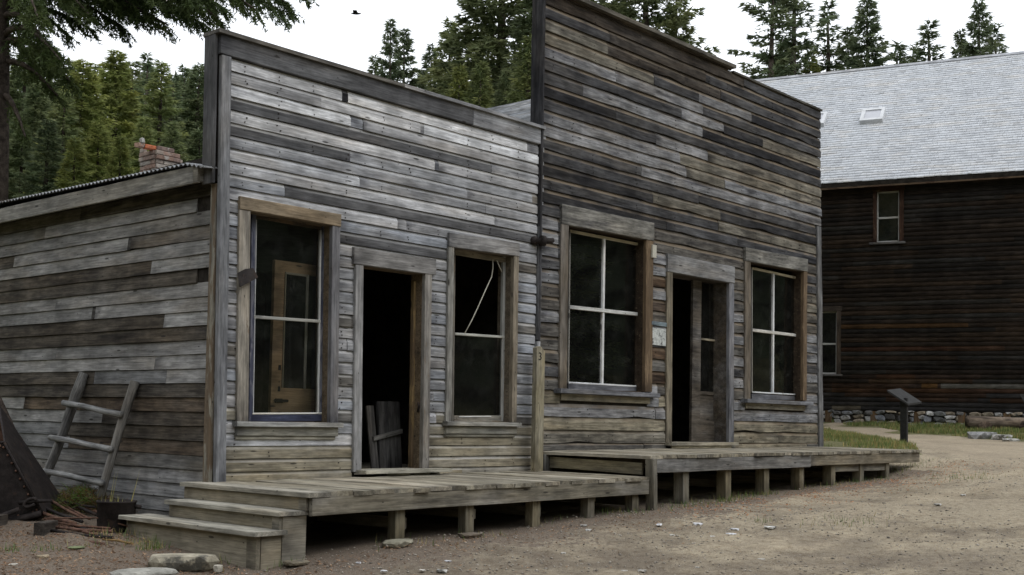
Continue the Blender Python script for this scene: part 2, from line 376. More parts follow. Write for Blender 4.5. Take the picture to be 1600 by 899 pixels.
# ------------------------------------------------------------------ siding
def free_spans(x0, x1, z0, z1, holes):
    sp = [(x0, x1)]
    for (a, b, c, d) in holes:
        if min(z1, d)-max(z0, c) > .18*(z1-z0):
            sp = [q for (p, r) in sp for q in ((p, min(r, a)), (max(p, b), r)) if q[1]-q[0] > .02]
    return sp
def siding(parent, rows, ztop, pitch, holes, xl, xr, O_of, dx, spec, zone, Tb=.021, mat=None, prof='siding', amp=.002, chip=0., alpha=0., gap=.003, flip=False, base=-99, gain=1., low=1.):
    for r in range(rows):
        zt = ztop-r*pitch; zb = zt-pitch
        if zt <= base+.02: break
        cut = max(0, base-zb)
        a, b = xl(zb), xr(zb)
        segs = spec.get(r)
        if segs is None:
            segs = []; x = a
            while x < b:
                x2 = x+random.uniform(1.4, 4.2)
                segs.append((random.choice(zone(zb, (x+min(x2, b))/2)), min(x2, b) if b-x2 > .5 else b)); x = segs[-1][1]
        x = a
        for (t, xe) in segs:
            xe = min(xe, b)
            for (p, q) in free_spans(x, xe, zb, zt, holes):
                tt = t
                if q-p < .75: tt = random.choice(zone(zb, (p+q)/2)) if t not in 'WKY' or q-p > .12 else t
                plank('siding_board', parent, O_of(q if flip else p, zb+cut+random.uniform(-.0015, .0015)), dx, Z3, q-p-gap, pitch-.004-cut, Tb+random.uniform(-.003, .003),
                      tone(PAL[tt], .13, alpha*random.uniform(.3, 1), GAIN*(gain*(.72 if tt == 'P' else 1) if zb > 3.0 else low)), mat, prof, amp, chip, tilt=random.uniform(-.002, .005))
            x = xe

def sheathing(parent, x0, x1, z0, z1, y0, y1, holes):
    xs = sorted({x0, x1, *[h[0] for h in holes], *[h[1] for h in holes]}); zs = sorted({z0, z1, *[h[2] for h in holes], *[h[3] for h in holes]})
    lst = []
    for i in range(len(xs)-1):
        for j in range(len(zs)-1):
            cx, cz = (xs[i]+xs[i+1])/2, (zs[j]+zs[j+1])/2
            if not any(h[0] < cx < h[1] and h[2] < cz < h[3] for h in holes): lst.append((xs[i], xs[i+1], y0, y1, zs[j], zs[j+1]))
    return boxes('sheathing', parent, lst, M_DARKIN)

def opening(parent, name, hole, wl, wr, hh, depth, cas, y0=0., casT=.05, headx=(0, 0), headH2=None, jamb=None, jm=None, mats=(None, None, None), cell=None):
    """frame of a window or door: hole = TL, TR, BR, BL pixels of the clear opening"""
    yf = y0-casT
    TL, TR, BR, BL = [Vector(Yp(px, py, yf)) for px, py in hole]
    for v in (TL, TR, BR, BL): v.y = y0
    jc = jamb or tone(PAL['T'], .05); vs = []; fs = []
    d = depth; t = .022
    def slab(a, b, off):                                   # reveal board between two corners of the opening
        a, b = Vector(a), Vector(b); n = len(vs)
        for q in (a, b):
            for oy in (.002, d):
                vs.append(q+Vector((0, oy, 0))); vs.append(q+off+Vector((0, oy, 0)))
        fs.extend([(n, n+2, n+6, n+4), (n+1, n+5, n+7, n+3), (n, n+4, n+5, n+1), (n+2, n+3, n+7, n+6), (n, n+1, n+3, n+2), (n+4, n+6, n+7, n+5)])
    slab(BL, TL, Vector((-t, 0, 0))); slab(BR, TR, Vector((t, 0, 0))); slab(TL+Vector((-t, 0, 0)), TR+Vector((t, 0, 0)), Vector((0, 0, t))); slab(BL, BR, Vector((0, 0, -t)))
    M = Matrix.Translation(BL); Mi = M.inverted()
    w = link(name, mesh(name, [Mi @ v for v in vs], fs, jm or M_TRIM), parent, M, jc)
    ml, mr, mh = mats
    up = TL-BL; plank('side_casing', w, BL, up, -X3, up.length, wl, casT, cas[0], ml or M_TRIM, amp=.0015)
    up = TR-BR; plank('side_casing', w, BR+X3*wr, up, -X3, up.length, wr, casT, cas[1], mr or M_TRIM, amp=.0015)
    hd = TR-TL; L = hd.length+wl+wr+headx[0]+headx[1]; u = hd.normalized()
    plank('head_casing', w, TL-u*(wl+headx[0])+Z3*.002, u, Z3, L, hh, casT+.008, cas[2], mh or M_TRIM, amp=.002)
    return w, TL, TR, BR, BL
def quad_pane(w, P, mat):
    O = Vector(P[0]); vs = [Vector(p)-O for p in P]
    if (vs[1]-vs[0]).cross(vs[2]-vs[1]).dot(Vector((-.5, -1, .3))) < 0: vs = vs[::-1]      # front face outdoors
    return link('pane', mesh('pane', vs, [(0, 1, 2, 3)], mat), w, Matrix.Translation(O))
def strip(name, w, a, b, wd, th, color, mat, y, up=None):
    """thin sash piece between pixels a and b on the plane Y=y"""
    p, q = Vector(Yp(*a, y)), Vector(Yp(*b, y)); p.y = q.y = y
    d = (q-p).normalized(); upv = Z3 if abs(d.z) < .7 else X3
    return bar(name, w, p, q, th, wd, color, mat, upv, amp=.0005)

# ================================================================== GREY STORE (left)
store = thing('grey_store', 'low grey clapboard store with flat false front, open doorway and tin roof edge, at left', 'store', (2.2, 0, 0))
def O_front(y): return lambda x, z: Vector((x, y, z))
H_W1 = [(392, 330), (520, 352.5), (516, 660), (388, 659)]
H_W2 = [(710, 387), (803.5, 400), (800, 660), (706, 659)]
H_D1 = [(568.5, 415), (665, 428), (660, 732), (565, 737)]
def rect_of(hole, wl, wr, hh, sill, y=-.05):
    P = [Yp(*p, y) for p in hole]
    return (min(P[0][0], P[3][0])-wl*.6, max(P[1][0], P[2][0])+wr*.6, min(P[2][2], P[3][2])-sill*.6, max(P[0][2], P[1][2])+hh*.55)
holes1 = [rect_of(H_W1, .13, .10, .12, .1), rect_of(H_W2, .09, .09, .14, .1), rect_of(H_D1, .10, .11, .17, .3)]
P1 = .1192; Z1 = 3.884
def R1(i, L): zz = Z1-(i+.5)*P1; return [(t, XatY(px, zz) if px < 1500 else 99) for t, px in L]
spec1 = {0: [('W', 533), ('K', 542), ('W', 822), ('T', 2000)], 1: [('P', 500), ('W', 655), ('D', 661), ('W', 2000)], 2: [('W', 546), ('D', 566), ('P', 2000)],
 3: [('D', 766), ('P', 2000)], 4: [('K', 358), ('W', 678), ('D', 684), ('P', 2000)], 5: [('D', 545), ('P', 830), ('D', 2000)], 6: [('P', 728), ('P', 2000)], 7: [('P', 560), ('G', 757), ('G', 2000)],
 8: [('P', 771), ('L', 2000)], 9: [('L', 443), ('D', 2000)], 10: [('P', 619), ('D', 633), ('G', 2000)], 11: [('G', 390), ('L', 2000)], 12: [('G', 390), ('D', 700), ('G', 2000)]}
spec1 = {k: R1(k, v) for k, v in spec1.items()}
def zone1(z, x):
    if z < .30: return 'OOOT'
    if z < .62: return 'GOPSO'
    return 'GLGGLGS'
xl1 = lambda z: .075-.022*z; xr1 = lambda z: 4.405
siding(store, 34, Z1, P1, holes1, xl1, xr1, O_front(0), X3, spec1, zone1, amp=.0026, chip=.004, alpha=.75, base=-.14)
sheathing(store, .02, 4.42, -.3, 4.02, .002, .10, [(h[0]+.05, h[1]-.04, h[2]+.03, h[3]-.06) for h in holes1])
# frieze, cap and corner boards
xj = XatY(735, 3.95)
plank('frieze_board', store, (-.10, 0, Z1+.003), X3, Z3, xj+.10, .185, .045, tone(PAL['D'], .05), M_WOOD, amp=.003)
plank('frieze_board', store, (xj+.004, 0, Z1+.003), X3, Z3, 4.50-xj, .185, .046, tone(PAL['G'], .05), M_WOOD, amp=.003)
plank('cap_board', store, (-.14, -.075, Z1+.222), X3, Y3, 2.3, .26, -.035, tone(PAL['S'], .05), M_MOSS, amp=.004, b=.001)
plank('cap_board', store, (2.165, -.075, Z1+.222), X3, Y3, 2.30, .26, -.034, tone(PAL['G'], .05), M_MOSS, amp=.004, b=.001)
plank('corner_board', store, (.105, 0, -.02), Vector((-.085, 0, 3.9)), -X3, 3.90, .105, .048, tone((132, 133, 136), .05), M_WOOD, amp=.003)
plank('false_front_end', store, (-.085, .0, 2.70), Vector((-.02, 0, 1.37)), Y3, 1.37, .17, .03, tone(PAL['D'], .05), M_WOOD, amp=.002)
plank('corner_trim', store, (-.0, .012, -.28), Vector((-.012, 0, 2.98)), Y3, 2.98, .085, .05, tone(PAL['T'], .05), M_BROWN, amp=.002)
plank('batten_strip', store, (4.475, 0, 3.10), Z3, -X3, .76, .06, .05, tone(PAL['G'], .05), M_WOOD)
plank('batten_strip', store, (4.465, 0, 1.55), Z3, -X3, 1.35, .05, .055, tone(PAL['D'], .05), M_WOOD)
plank('batten_strip', store, (4.46, 0, 1.12), Z3, -X3, .41, .055, .06, tone(PAL['G'], .05), M_WOOD)
boxes('corner_backing', store, [(4.39, 4.47, -.004, .1, -.3, 3.9)], M_DARKIN)
def nails(parent, rows, ztop, pitch, holes, x0, x1, y, lim):
    vs, fs = [], []; cols = []; x = x0+.1
    while x < x1: cols.append(x); x += random.uniform(.38, .48)
    for r in range(rows):
        zb = ztop-(r+1)*pitch
        if zb < lim: break
        for cx in cols:
            if random.random() < .55 or not free_spans(cx-.03, cx+.03, zb, zb+pitch, holes): continue
            for dz in (.2, .55):
                px_, pz = cx+random.gauss(0, .012), zb+pitch*dz+random.gauss(0, .006); h = random.uniform(.0035, .006)
                v, f = box_v(px_-h, px_+h, y, y+.012, pz-h, pz+h); n = len(vs); vs += v; fs += [tuple(i+n for i in q) for q in f]
    tag(link('nail_heads', mesh('nail_heads', vs, fs, M_RUST), parent), kind='stuff')
nails(store, 34, Z1, P1, holes1, .1, 4.38, -.0275, -.05)
# windows and doorway of the grey store
w, TL, TR, BR, BL = opening(store, 'window', H_W1, .125, .10, .12, .20, (tone((150, 144, 134), .02), tone((122, 121, 124), .02), tone((146, 132, 112), .02)), mats=(M_TRIM, M_WOOD, M_TRIM), jamb=tone((112, 100, 84), .05), jm=M_TRIM)
ys = .10
strip('sash_stile', w, (395.5, 332), (391, 658), .055, .035, tone((112, 114, 126)), M_BLUE, ys)
strip('sash_stile', w, (503.5, 352), (499, 658), .05, .035, tone((120, 122, 130)), M_BLUE, ys)
strip('parting_bead', w, (512, 353), (508.5, 658), .035, .03, tone((150, 134, 108)), M_BROWN, .06)
strip('sash_rail', w, (392, 336), (506, 356), .05, .035, tone((70, 64, 58)), M_BROWN, ys)
strip('sash_rail', w, (391, 654), (504, 653), .07, .036, tone((72, 76, 96)), M_BLUE, ys)
strip('putty_line', w, (393, 646.5), (501, 646), .016, .04, tone((225, 225, 220)), M_WHITE, ys-.002)
strip('putty_line', w, (399, 344), (394, 646), .010, .04, tone((190, 192, 192)), M_WHITE, ys-.002)
strip('putty_line', w, (500, 360), (496, 646), .013, .04, tone((205, 206, 204)), M_WHITE, ys-.002)
strip('meeting_rail', w, (395, 495.5), (499, 502.5), .030, .045, tone((176, 176, 170)), M_WHITE, ys)
quad_pane(w, [Yp(398, 340, ys), Yp(501, 360, ys), Yp(499, 502, ys), Yp(396, 496, ys)], M_GLASS)
quad_pane(w, [Yp(396, 496, ys), Yp(499, 502, ys), Yp(497, 650, ys), Yp(393, 650, ys)], M_GLASS)
def sill_apron(w, BL, BR, wl, wr, c1, c2, c3, y0=0., T=.10, hs=.045, ha=.085, drop=.03, mat=None):
    plank('sill', w, (BL.x-wl-.03, y0, BL.z-hs), X3, Z3, BR.x-BL.x+wl+wr+.06, hs, T, c1, mat or M_WOOD, amp=.002)
    plank('apron', w, (BL.x-wl, y0, BL.z-hs-ha-.002), X3, Z3, BR.x-BL.x+wl+wr, ha, T-.045, c2, mat or M_WOOD, amp=.0015)
    if drop: plank('apron_strip', w, (BL.x-wl, y0, BL.z-hs-ha-drop-.006), X3, Z3, BR.x-BL.x+wl+wr-.02, drop+.002, T-.06, c3, mat or M_WOOD, amp=.0015)
sill_apron(w, BL, BR, .125, .10, tone((160, 160, 156)), tone((150, 148, 138)), tone((146, 142, 128)))
tn = Yp(387, 432, -.056)
vs = [Vector(Yp(*p, -.06 if i in (0, 1, 4) else -.085)) for i, p in enumerate([(371, 424), (389, 420), (403, 437), (398, 437), (375, 448)])]
vs = [Vector(Yp(*p, y)) for p, y in [((371, 427), -.075), ((383, 420.5), -.062), ((396, 419), -.060), ((403.5, 434), -.085), ((375, 449), -.10)]]
c0 = Vector(tn); ff = [v-c0 for v in vs]+[v-c0+Vector((0, .003, 0)) for v in vs]
link('tin_scrap', mesh('tin_scrap', ff, [(0, 1, 2, 3, 4), (9, 8, 7, 6, 5)]+[(i, i+5, (i+1) % 5+5, (i+1) % 5) for i in range(5)], M_RUST), store, Matrix.Translation(c0))['label'] = 'scrap of rusty tin nailed to the window casing'

w, TL, TR, BR, BL = opening(store, 'window', H_W2, .085, .085, .155, .20, (tone((150, 148, 142), .02), tone((150, 140, 124), .02), tone((140, 138, 136), .02)), mats=(M_TRIM, M_TRIM, M_WOOD), jamb=tone((120, 110, 96), .05), jm=M_TRIM)
strip('sash_stile', w, (787, 396), (783.5, 658), .045, .035, tone((176, 176, 172)), M_WHITE, ys)
strip('sash_stile', w, (709, 390), (706, 658), .03, .035, tone((120, 116, 108)), M_TRIM, ys)
strip('parting_bead', w, (794, 399), (791, 658), .03, .03, tone((132, 118, 98)), M_BROWN, .06)
strip('parting_bead', w, (799, 399), (796, 658), .02, .03, tone((86, 78, 70)), M_WOOD, .02)
strip('sash_rail', w, (710, 394), (789, 407), .06, .035, tone((146, 138, 122)), M_TRIM, ys)
strip('sash_rail', w, (708, 655), (785, 655), .08, .035, tone((156, 152, 142)), M_TRIM, ys)
strip('meeting_rail', w, (709, 522), (786, 527), .028, .05, tone((190, 190, 182)), M_WHITE, ys)
strip('putty_line', w, (716, 651.5), (766, 651), .012, .03, tone((235, 235, 232)), M_WHITE, ys-.01)
quad_pane(w, [Yp(709, 522, ys), Yp(786, 527, ys), Yp(784, 652, ys), Yp(707, 652, ys)], M_DIRTY)
cv = [(770, 406), (770, 420), (768, 433), (762, 446), (753, 466), (745, 484), (736, 503), (725, 523)]
tube('loose_wire', w, [Yp(a, b, ys-.03+.02*math.sin(i)) for i, (a, b) in enumerate(cv)], .0065, M_IVORY, seg=6)['label'] = 'pale loose strip hanging across the open upper sash'
tube('loose_wire', w, [Yp(a, b, ys-.03) for a, b in [(776, 407), (780, 416), (784, 425)]], .006, M_IVORY, seg=6)
sill_apron(w, BL, BR, .085, .085, tone((160, 158, 150)), tone((146, 144, 134)), tone((142, 138, 124)))

w, TL, TR, BR, BL = opening(store, 'doorway', H_D1, .105, .10, .17, .17, (tone((148, 147, 146), .02), tone((146, 142, 136), .02), tone((134, 132, 130), .02)), mats=(M_WOOD, M_TRIM, M_WOOD), jamb=tone((118, 104, 86), .05), jm=M_TRIM, headx=(.03, .05))
plank('door_stop', w, (BR.x-.002, .09, BR.z), TR-BR, Vector((0, 1, 0)), 2.0, .05, .03, tone((150, 128, 92)), M_BROWN)
tube('strike_hook', w, [(BR.x-.02, .02, BR.z+.60), (BR.x-.025, .0, BR.z+.66), (BR.x-.03, .01, BR.z+.70)], .012, M_RUST, seg=6)
plank('threshold', w, (BL.x-.07, -.20, .062), X3, Y3, 1.22, .34, -.034, tone((170, 166, 152)), M_DECK, amp=.004, b=.001)
plank('threshold', w, (BL.x+.25, -.15, .027), X3, Y3, .62, .2, -.026, tone((150, 146, 130)), M_DECK, amp=.002, b=.001)
# the brown door stands open inside, seen through the first window
hx = .76
door = link('door', mesh('door', *box_v(0, .86, 0, .04, 0, .001), M_DOOR), store, Matrix.Translation((hx, .30, .05)), tone((176, 148, 116)))
def framed_door(dr, x0, x1, z0, z1, y, st, panels, color, mat, th=.04):
    """stiles and rails round the openings listed in panels (z0,z1)"""
    lst = [(0, st, 0, th, 0, z1-z0), (x1-x0-st, x1-x0, 0, th, 0, z1-z0)]
    zs = [0]+[q for p in panels for q in (p[0]-z0, p[1]-z0)]+[z1-z0]
    for i in range(0, len(zs), 2): lst.append((st, x1-x0-st, .001, th-.001, zs[i], zs[i+1]))
    vs, fs = [], []
    for b in lst:
        v, f = box_v(*b); n = len(vs); vs += v; fs += [tuple(i+n for i in q) for q in f]
    dr.data = mesh('door', vs, fs, mat)
za, zb_ = float(Yp(460, 427, .3)[2]), float(Yp(460, 607, .3)[2])
xa, xb_ = float(Yp(443, 500, .3)[0]), float(Yp(482, 500, .3)[0])
x0d = float(Yp(427, 500, .3)[0]); x1d = x0d+.80; zt_d = float(Yp(430, 406, .3)[2])
door.matrix_basis = WM[store].inverted() @ Matrix.Translation((x0d, .30, .03)); WM[door] = Matrix.Translation((x0d, .30, .03))
framed_door(door, x0d, x1d, .03, zt_d, .3, xa-x0d, [(zb_, za)], None, M_DOOR)
door['label'] = 'brown door swung open inside, seen through the window'
quad_pane(door, [(xa, .32, zb_), (x1d-(xa-x0d), .32, zb_), (x1d-(xa-x0d), .32, za), (xa, .32, za)], M_DIRTY)
bar('glass_bead', door, (x0d+.40, .292, zb_), (x0d+.40, .292, za), .012, .03, tone((176, 172, 160)), M_WHITE, X3)
bar('glass_bead', door, (xa, .292, za-.012), (x0d+.40, .292, za-.012), .012, .022, tone((170, 164, 150)), M_WHITE)
bar('glass_bead', door, (xa+.005, .292, zb_), (xa+.005, .292, za), .012, .012, tone((150, 142, 122)), M_WHITE, X3)
L0 = Vector(Yp(429, 626, .28)); tube('latch', door, [L0, L0+X3*.16], .014, M_RUST, seg=8)
boxes('latch_plate', door, [(L0.x+.02, L0.x+.10, .285, .30, L0.z-.02, L0.z+.02)], M_RUST)
for dz_ in (.09, .30):
    boxes('keyhole_plate', door, [(L0.x+.05, L0.x+.075, .293, .30, L0.z+dz_, L0.z+dz_+.05)], M_RUST)
# room behind, with boarded walls
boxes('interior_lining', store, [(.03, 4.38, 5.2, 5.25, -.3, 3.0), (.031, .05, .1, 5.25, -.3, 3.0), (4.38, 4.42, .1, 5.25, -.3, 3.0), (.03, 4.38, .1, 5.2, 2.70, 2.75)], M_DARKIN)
for i in range(12):
    plank('interior_board', store, (4.38, .12, i*.19), Y3, Z3, 3.2, .186, .02, tone((100, 88, 76), .15), M_ROUGH)
for i in range(13):
    plank('floor_board', store, (.05, .11+i*.2, -.0), X3, Vector((0, 1, 0)), 4.3, .195, -.03, tone((128, 122, 110), .08), M_DECK, b=.001)
# --- left side wall
PL = .1335; ZL = 2.614+.1335
def RL(i, L): zz = ZL-(i+.5)*PL; return [(t, YatX(px, zz)) if px > 0 else (t, 9) for t, px in L]
specL_px = {0: 'T128 B320', 1: 'S73 P310', 2: 'G320', 3: 'B24 P202 K207 T320', 4: 'P320', 5: 'B239 W320', 6: 'B310', 7: 'G89 P320', 8: 'G146 K151 P320', 9: 'B259 W320', 10: 'B320', 11: 'G90 G320', 12: 'P244 P320',
 13: 'B149 L262 P320', 14: 'B320', 15: 'W40 R320', 16: 'P162 B320', 17: 'L109 B320', 18: 'L110 R320', 19: 'G180 S320', 20: 'P249 P320', 21: 'L320', 22: 'L320', 23: 'S320', 24: 'S320'}
for r in range(25):
    zt = ZL-r*PL; zb = zt-PL; prev = 5.6
    for it in specL_px[r].split():
        t, px = it[0], int(it[1:]); y = YatX(px, (zt+zb)/2) if px < 318 else .085
        y = max(.085, y); col = PAL[t] if t != 'T' else (124, 114, 104)
        plank('wall_board', store, (0, prev, zb), -Y3, Z3, prev-y-.003, PL-.003, .022+random.uniform(-.003, .003), tone([c*.50+42+q for c, q in zip(col, (2, 0, -4))], .09, .0), M_ROUGH if t in 'BRK' else M_WOOD, 'lap', amp=.003, chip=.010 if r in (2, 3, 16) else .0)
        prev = y
boxes('wall_backing', store, [(.004, .03, .05, 5.6, -.7, 2.95), (.0, 4.40, 5.6, 5.64, -.7, 3.2), (4.36, 4.40, .1, 5.6, -.7, 3.2)], M_DARKIN)
plank('eave_fascia', store, (-.15, 5.7, 2.705), -Y3, Z3, 5.7-.22, .165, .025, tone((138, 134, 126)), M_WOOD, amp=.004)
plank('eave_fascia', store, (-.15, .215, 2.705), -Y3, Z3, .075, .16, .027, tone((142, 138, 130)), M_WOOD)
plank('eave_return', store, (-.172, .165, 2.715), X3, Z3, .16, .13, .025, tone((140, 137, 130)), M_WOOD)
boxes('eave_soffit', store, [(-.15, 0, .17, 5.6, 2.755, 2.775)], M_DARKIN)
# corrugated roof sheet
ny = 560; nx = 5; yy = np.linspace(-.0, 5.9, ny); xx = np.linspace(-.205, 4.3, nx)
YY, XX = np.meshgrid(yy, xx, indexing='ij')
def roofz(X, Y): return 2.895+.085*(X+.2)+.010*(Y-.3)-np.clip(.3-Y, 0, 1)*.22
ZZ = roofz(XX, YY)+.011*np.sin(2*np.pi*YY/.072)
V = np.stack([XX, YY, ZZ], -1).reshape(-1, 3); V2 = V.copy(); V2[:, 2] -= .006
idx = np.arange(ny*nx).reshape(ny, nx)
F = np.stack([idx[:-1, :-1], idx[1:, :-1], idx[1:, 1:], idx[:-1, 1:]], -1).reshape(-1, 4); nV = len(V)
Fe = np.stack([idx[:-1, 0], idx[1:, 0], idx[1:, 0]+nV, idx[:-1, 0]+nV], -1); Ff = np.stack([idx[0, :-1], idx[0, 1:], idx[0, 1:]+nV, idx[0, :-1]+nV], -1)
boxes('corner_core', store, [(-.06, .12, .004, .12, 2.72, 4.07)], M_DARKIN)
link('corrugated_roof', bigmesh('corrugated_roof', np.concatenate([V, V2]), np.concatenate([F, F[:, ::-1]+nV, Fe, Ff]), M_TIN, smooth=False), store)
# chimney of loose old bricks
cx0, cy0 = .80, 2.45
chim = boxes('chimney', store, [(cx0+.02, cx0+.29, cy0+.02, cy0+.29, 2.9, 3.49)], M_MORTAR)
bcols = [(142, 124, 114), (156, 144, 134), (144, 120, 108), (160, 152, 144), (132, 114, 106), (150, 126, 112)]
for r in range(10):
    z = 3.05+r*.050; out = .014 if r in (7, 8) else 0
    for side in range(4):
        if r == 9 and side in (1, 2): continue
        for k in range(2):
            Ls = (.21, .085) if (r+side) % 2 else (.085, .21); a = 0 if k == 0 else Ls[0]+.007; L = Ls[k]
            if r == 9 and k == 1: continue
            if r == 8 and side == 1 and k == 0: continue
            j = lambda: random.uniform(-.005, .005)
            if side == 0: O, dx = Vector((cx0+a-out+j(), cy0+.02-out+j(), z)), X3
            elif side == 1: O, dx = Vector((cx0+.29+out, cy0+a+j(), z)), Y3
            elif side == 2: O, dx = Vector((cx0+.31-a, cy0+.29+out, z)), -X3
            else: O, dx = Vector((cx0+.02-out+j(), cy0+.31-a+j(), z)), -Y3
            plank('brick', chim, O, dx, Z3, L, .044, .035, tone(random.choice(bcols), .12), M_BRICK, amp=.003, ns=2, b=.005)
for (px, L, c, rot, h_) in [(218, .13, (170, 140, 124), .3, 3.55), (233, .15, (186, 112, 80), -.2, 3.545), (262, .12, (182, 152, 138), .5, 3.515)]:
    p = Yp(px, 235, cy0+.1)
    plank('brick', chim, Vector((p[0]-L/2, cy0+.10, h_-.045)), (math.cos(rot), math.sin(rot), random.uniform(-.06, .06)), Z3, L, .045, .07, tone(c, .05), M_BRICK, amp=.004, ns=2, b=.007)
p = Yp(222, 226, cy0+.05); vs, fs = rock_geo(.03, .03, .035, 3, 1)
link('mortar_lump', mesh('mortar_lump', vs, fs, M_STONE), chim, Matrix.Translation(Vector((p[0], p[1], 3.58))), tone((180, 178, 172)))

# ================================================================== DARK STORE (right)
YB = -.03
store2 = thing('dark_store', 'taller dark clapboard store with a high false front and white barred windows, in the middle', 'store', (8, 0, .26))
H_W3 = [(889, 352), (1010.5, 375), (1008, 612), (886, 608)]
H_W4 = [(1173.5, 409.5), (1256, 424), (1255, 626), (1173, 624)]
H_D2 = [(1051.5, 426), (1140, 442), (1139.5, 691), (1050, 692)]
holes2 = [rect_of(H_W3, .14, .15, .25, .2, YB-.05), rect_of(H_W4, .16, .14, .22, .2, YB-.05), rect_of(H_D2, .13, .13, .25, .2, YB-.05)]
P2 = .1597; Z2 = 5.598+.1597
def R2(i, L): zz = Z2-(i+.5)*P2; return [(t, XatY(px, zz, YB) if px < 1500 else 99) for t, px in L]
spec2 = {0: 'B1000 B1160 D2000', 1: 'D950 B1100 D2000', 2: 'T947 B1068 B1124 D2000', 3: 'T1020 D1090 G1172 K2000', 4: 'G960 G1096 D2000', 5: 'D1062 P1129 K1190 T2000', 6: 'D909 P1096 K2000', 7: 'K960 D1132 D2000', 8: 'D1023 P1104 T2000',
 9: 'G1060 T2000', 10: 'P1070 T1130 G2000', 11: 'D1000 G2000', 12: 'D1090 D2000', 13: 'K1018 T1123 K2000', 14: 'D1120 T2000', 15: 'K1040 D1150 D2000', 16: 'D1020 S1165 G2000', 17: 'P870 S2000', 18: 'P870 S2000', 19: 'Y870 G2000'}
spec2 = {k: R2(k, [(s[0], int(s[1:])) for s in v.split()]) for k, v in spec2.items()}
def zone2(z, x):
    if z < .62: return 'OOTSO'
    if z < .95: return 'GSOG'
    if 6.85 < x < 7.2: return 'SGDRRGS'
    return 'SGDSTGS' if x > 8.9 else 'GSDGSD'
xl2 = lambda z: 4.46-.004*z; xr2 = lambda z: 11.54-.026*(z-.3)
siding(store2, 35, Z2, P2, holes2, xl2, xr2, O_front(YB), X3, spec2, zone2, Tb=.025, mat=M_ROUGH, amp=.005, chip=.026, alpha=.8, gap=.004, base=.24, gain=.70, low=.82)
nails(store2, 35, Z2, P2, holes2, 4.5, 11.3, YB-.033, .25)
sheathing(store2, 4.48, 11.36, -.2, 5.72, YB+.002, YB+.12, [(h[0]+.06, h[1]-.05, h[2]+.05, h[3]-.1) for h in holes2])
plank('false_front_end', store2, (4.455, YB-.03, .1), Vector((-.02, 0, 5.6)), Y3, 5.62, .19, .03, tone(PAL['K'], .05), M_ROUGH, amp=.002)
xm = XatY(1148, 5.8, -.1)
plank('cap_board', store2, (4.40, YB-.10, Z2+.075), X3, Y3, xm-4.40, .32, -.05, tone((104, 100, 92), .05), M_MOSS, amp=.010, ns=14, b=.001)
plank('top_board', store2, (4.43, YB, Z2+.003), X3, Z3, xm-4.45, .07, .03, tone(PAL['B'], .05), M_ROUGH, amp=.004)
plank('cap_board', store2, (xm+.01, YB-.05, Z2+.006), Vector((1, 0, -.004)), Y3, 11.40-xm, .22, -.028, tone((92, 90, 84), .05), M_MOSS, amp=.006, ns=10, b=.001)
p0, p1 = Yp(1279.5, 354, YB-.04), Yp(1283, 695, YB-.04)
plank('corner_board', store2, Vector((p1[0]+.07, YB, p1[2]-.03)), Vector((p0[0]-p1[0], 0, p0[2]-p1[2])), -X3, float(np.linalg.norm(p0-p1))+.03, .14, .05, tone((104, 104, 104)), M_WOOD, amp=.003)
# windows: white two-by-two sashes
def barred(hole, glass, mv, mh, wl, wr, hh, headx=(0, 0)):
    w, TL, TR, BR, BL = opening(store2, 'window', hole, wl, wr, hh, .17, (tone((118, 108, 94), .03), tone((128, 110, 88), .03), tone((130, 128, 122), .03)), YB, .05, headx, mats=(M_WOOD, M_BROWN, M_ROUGH), jamb=tone((70, 60, 50)), jm=M_TRIM)
    y = YB+.11; wh = lambda: tone((226, 228, 228), .03)
    (tl, tr, br, bl) = glass
    strip('sash_bar', w, tl, tr, .035, .035, tone((190, 182, 160)), M_WHITE, y)
    strip('sash_bar', w, (bl[0], bl[1]), (br[0], br[1]), .022, .036, wh(), M_WHITE, y-.001)
    strip('sash_bar', w, tr, br, .050, .034, wh(), M_WHITE, y)
    strip('sash_bar', w, tl, bl, .022, .034, tone((150, 148, 142)), M_WHITE, y)
    strip('bottom_rail', w, (bl[0]-1, bl[1]+7.5), (br[0]+2, br[1]+7.5), .10, .04, tone((112, 113, 118)), M_WOOD, y+.004)
    strip('stop_bead', w, (tr[0]+4.5, tr[1]-3), (br[0]+4.5, br[1]+8), .04, .03, tone((88, 72, 58)), M_BROWN, y-.03)
    strip('muntin', w, mv[0], mv[1], .045, .03, wh(), M_WHITE, y-.002)
    strip('meeting_rail', w, mh[0], mh[1], .045, .045, tone((206, 206, 202)), M_WHITE, y-.003)
    mt = (mv[0][0]+mv[1][0])/2; mid = ((mh[0][1]+mh[1][1])/2)
    c = (mt, mid)
    for q in ([tl, mv[0], c, mh[0]], [mv[0], tr, mh[1], c], [mh[0], c, mv[1], bl], [c, mh[1], br, mv[1]]):
        quad_pane(w, [Yp(*p, y+.012) for p in q], M_GLASS)
    plank('sill', w, (BL.x-wl-.07, YB, BL.z-.055), X3, Z3, BR.x-BL.x+wl+wr+.14, .055, .13, tone((116, 117, 122)), M_WOOD, amp=.002)
    plank('apron', w, (BL.x-wl+.04, YB, BL.z-.14), X3, Z3, BR.x-BL.x+wl+wr-.08, .083, .045, tone(PAL['O']), M_WOOD, amp=.0015)
    return w
barred(H_W3, [(889.5, 361), (997, 382), (995, 604), (887, 598)], [(943.5, 371), (940, 601)], [(888, 480), (997, 491.5)], .14, .16, .24)
barred(H_W4, [(1174, 419), (1244.5, 434.5), (1245, 617), (1174, 613)], [(1208, 427), (1207, 615)], [(1174, 516), (1245, 524.5)], .16, .12, .20)
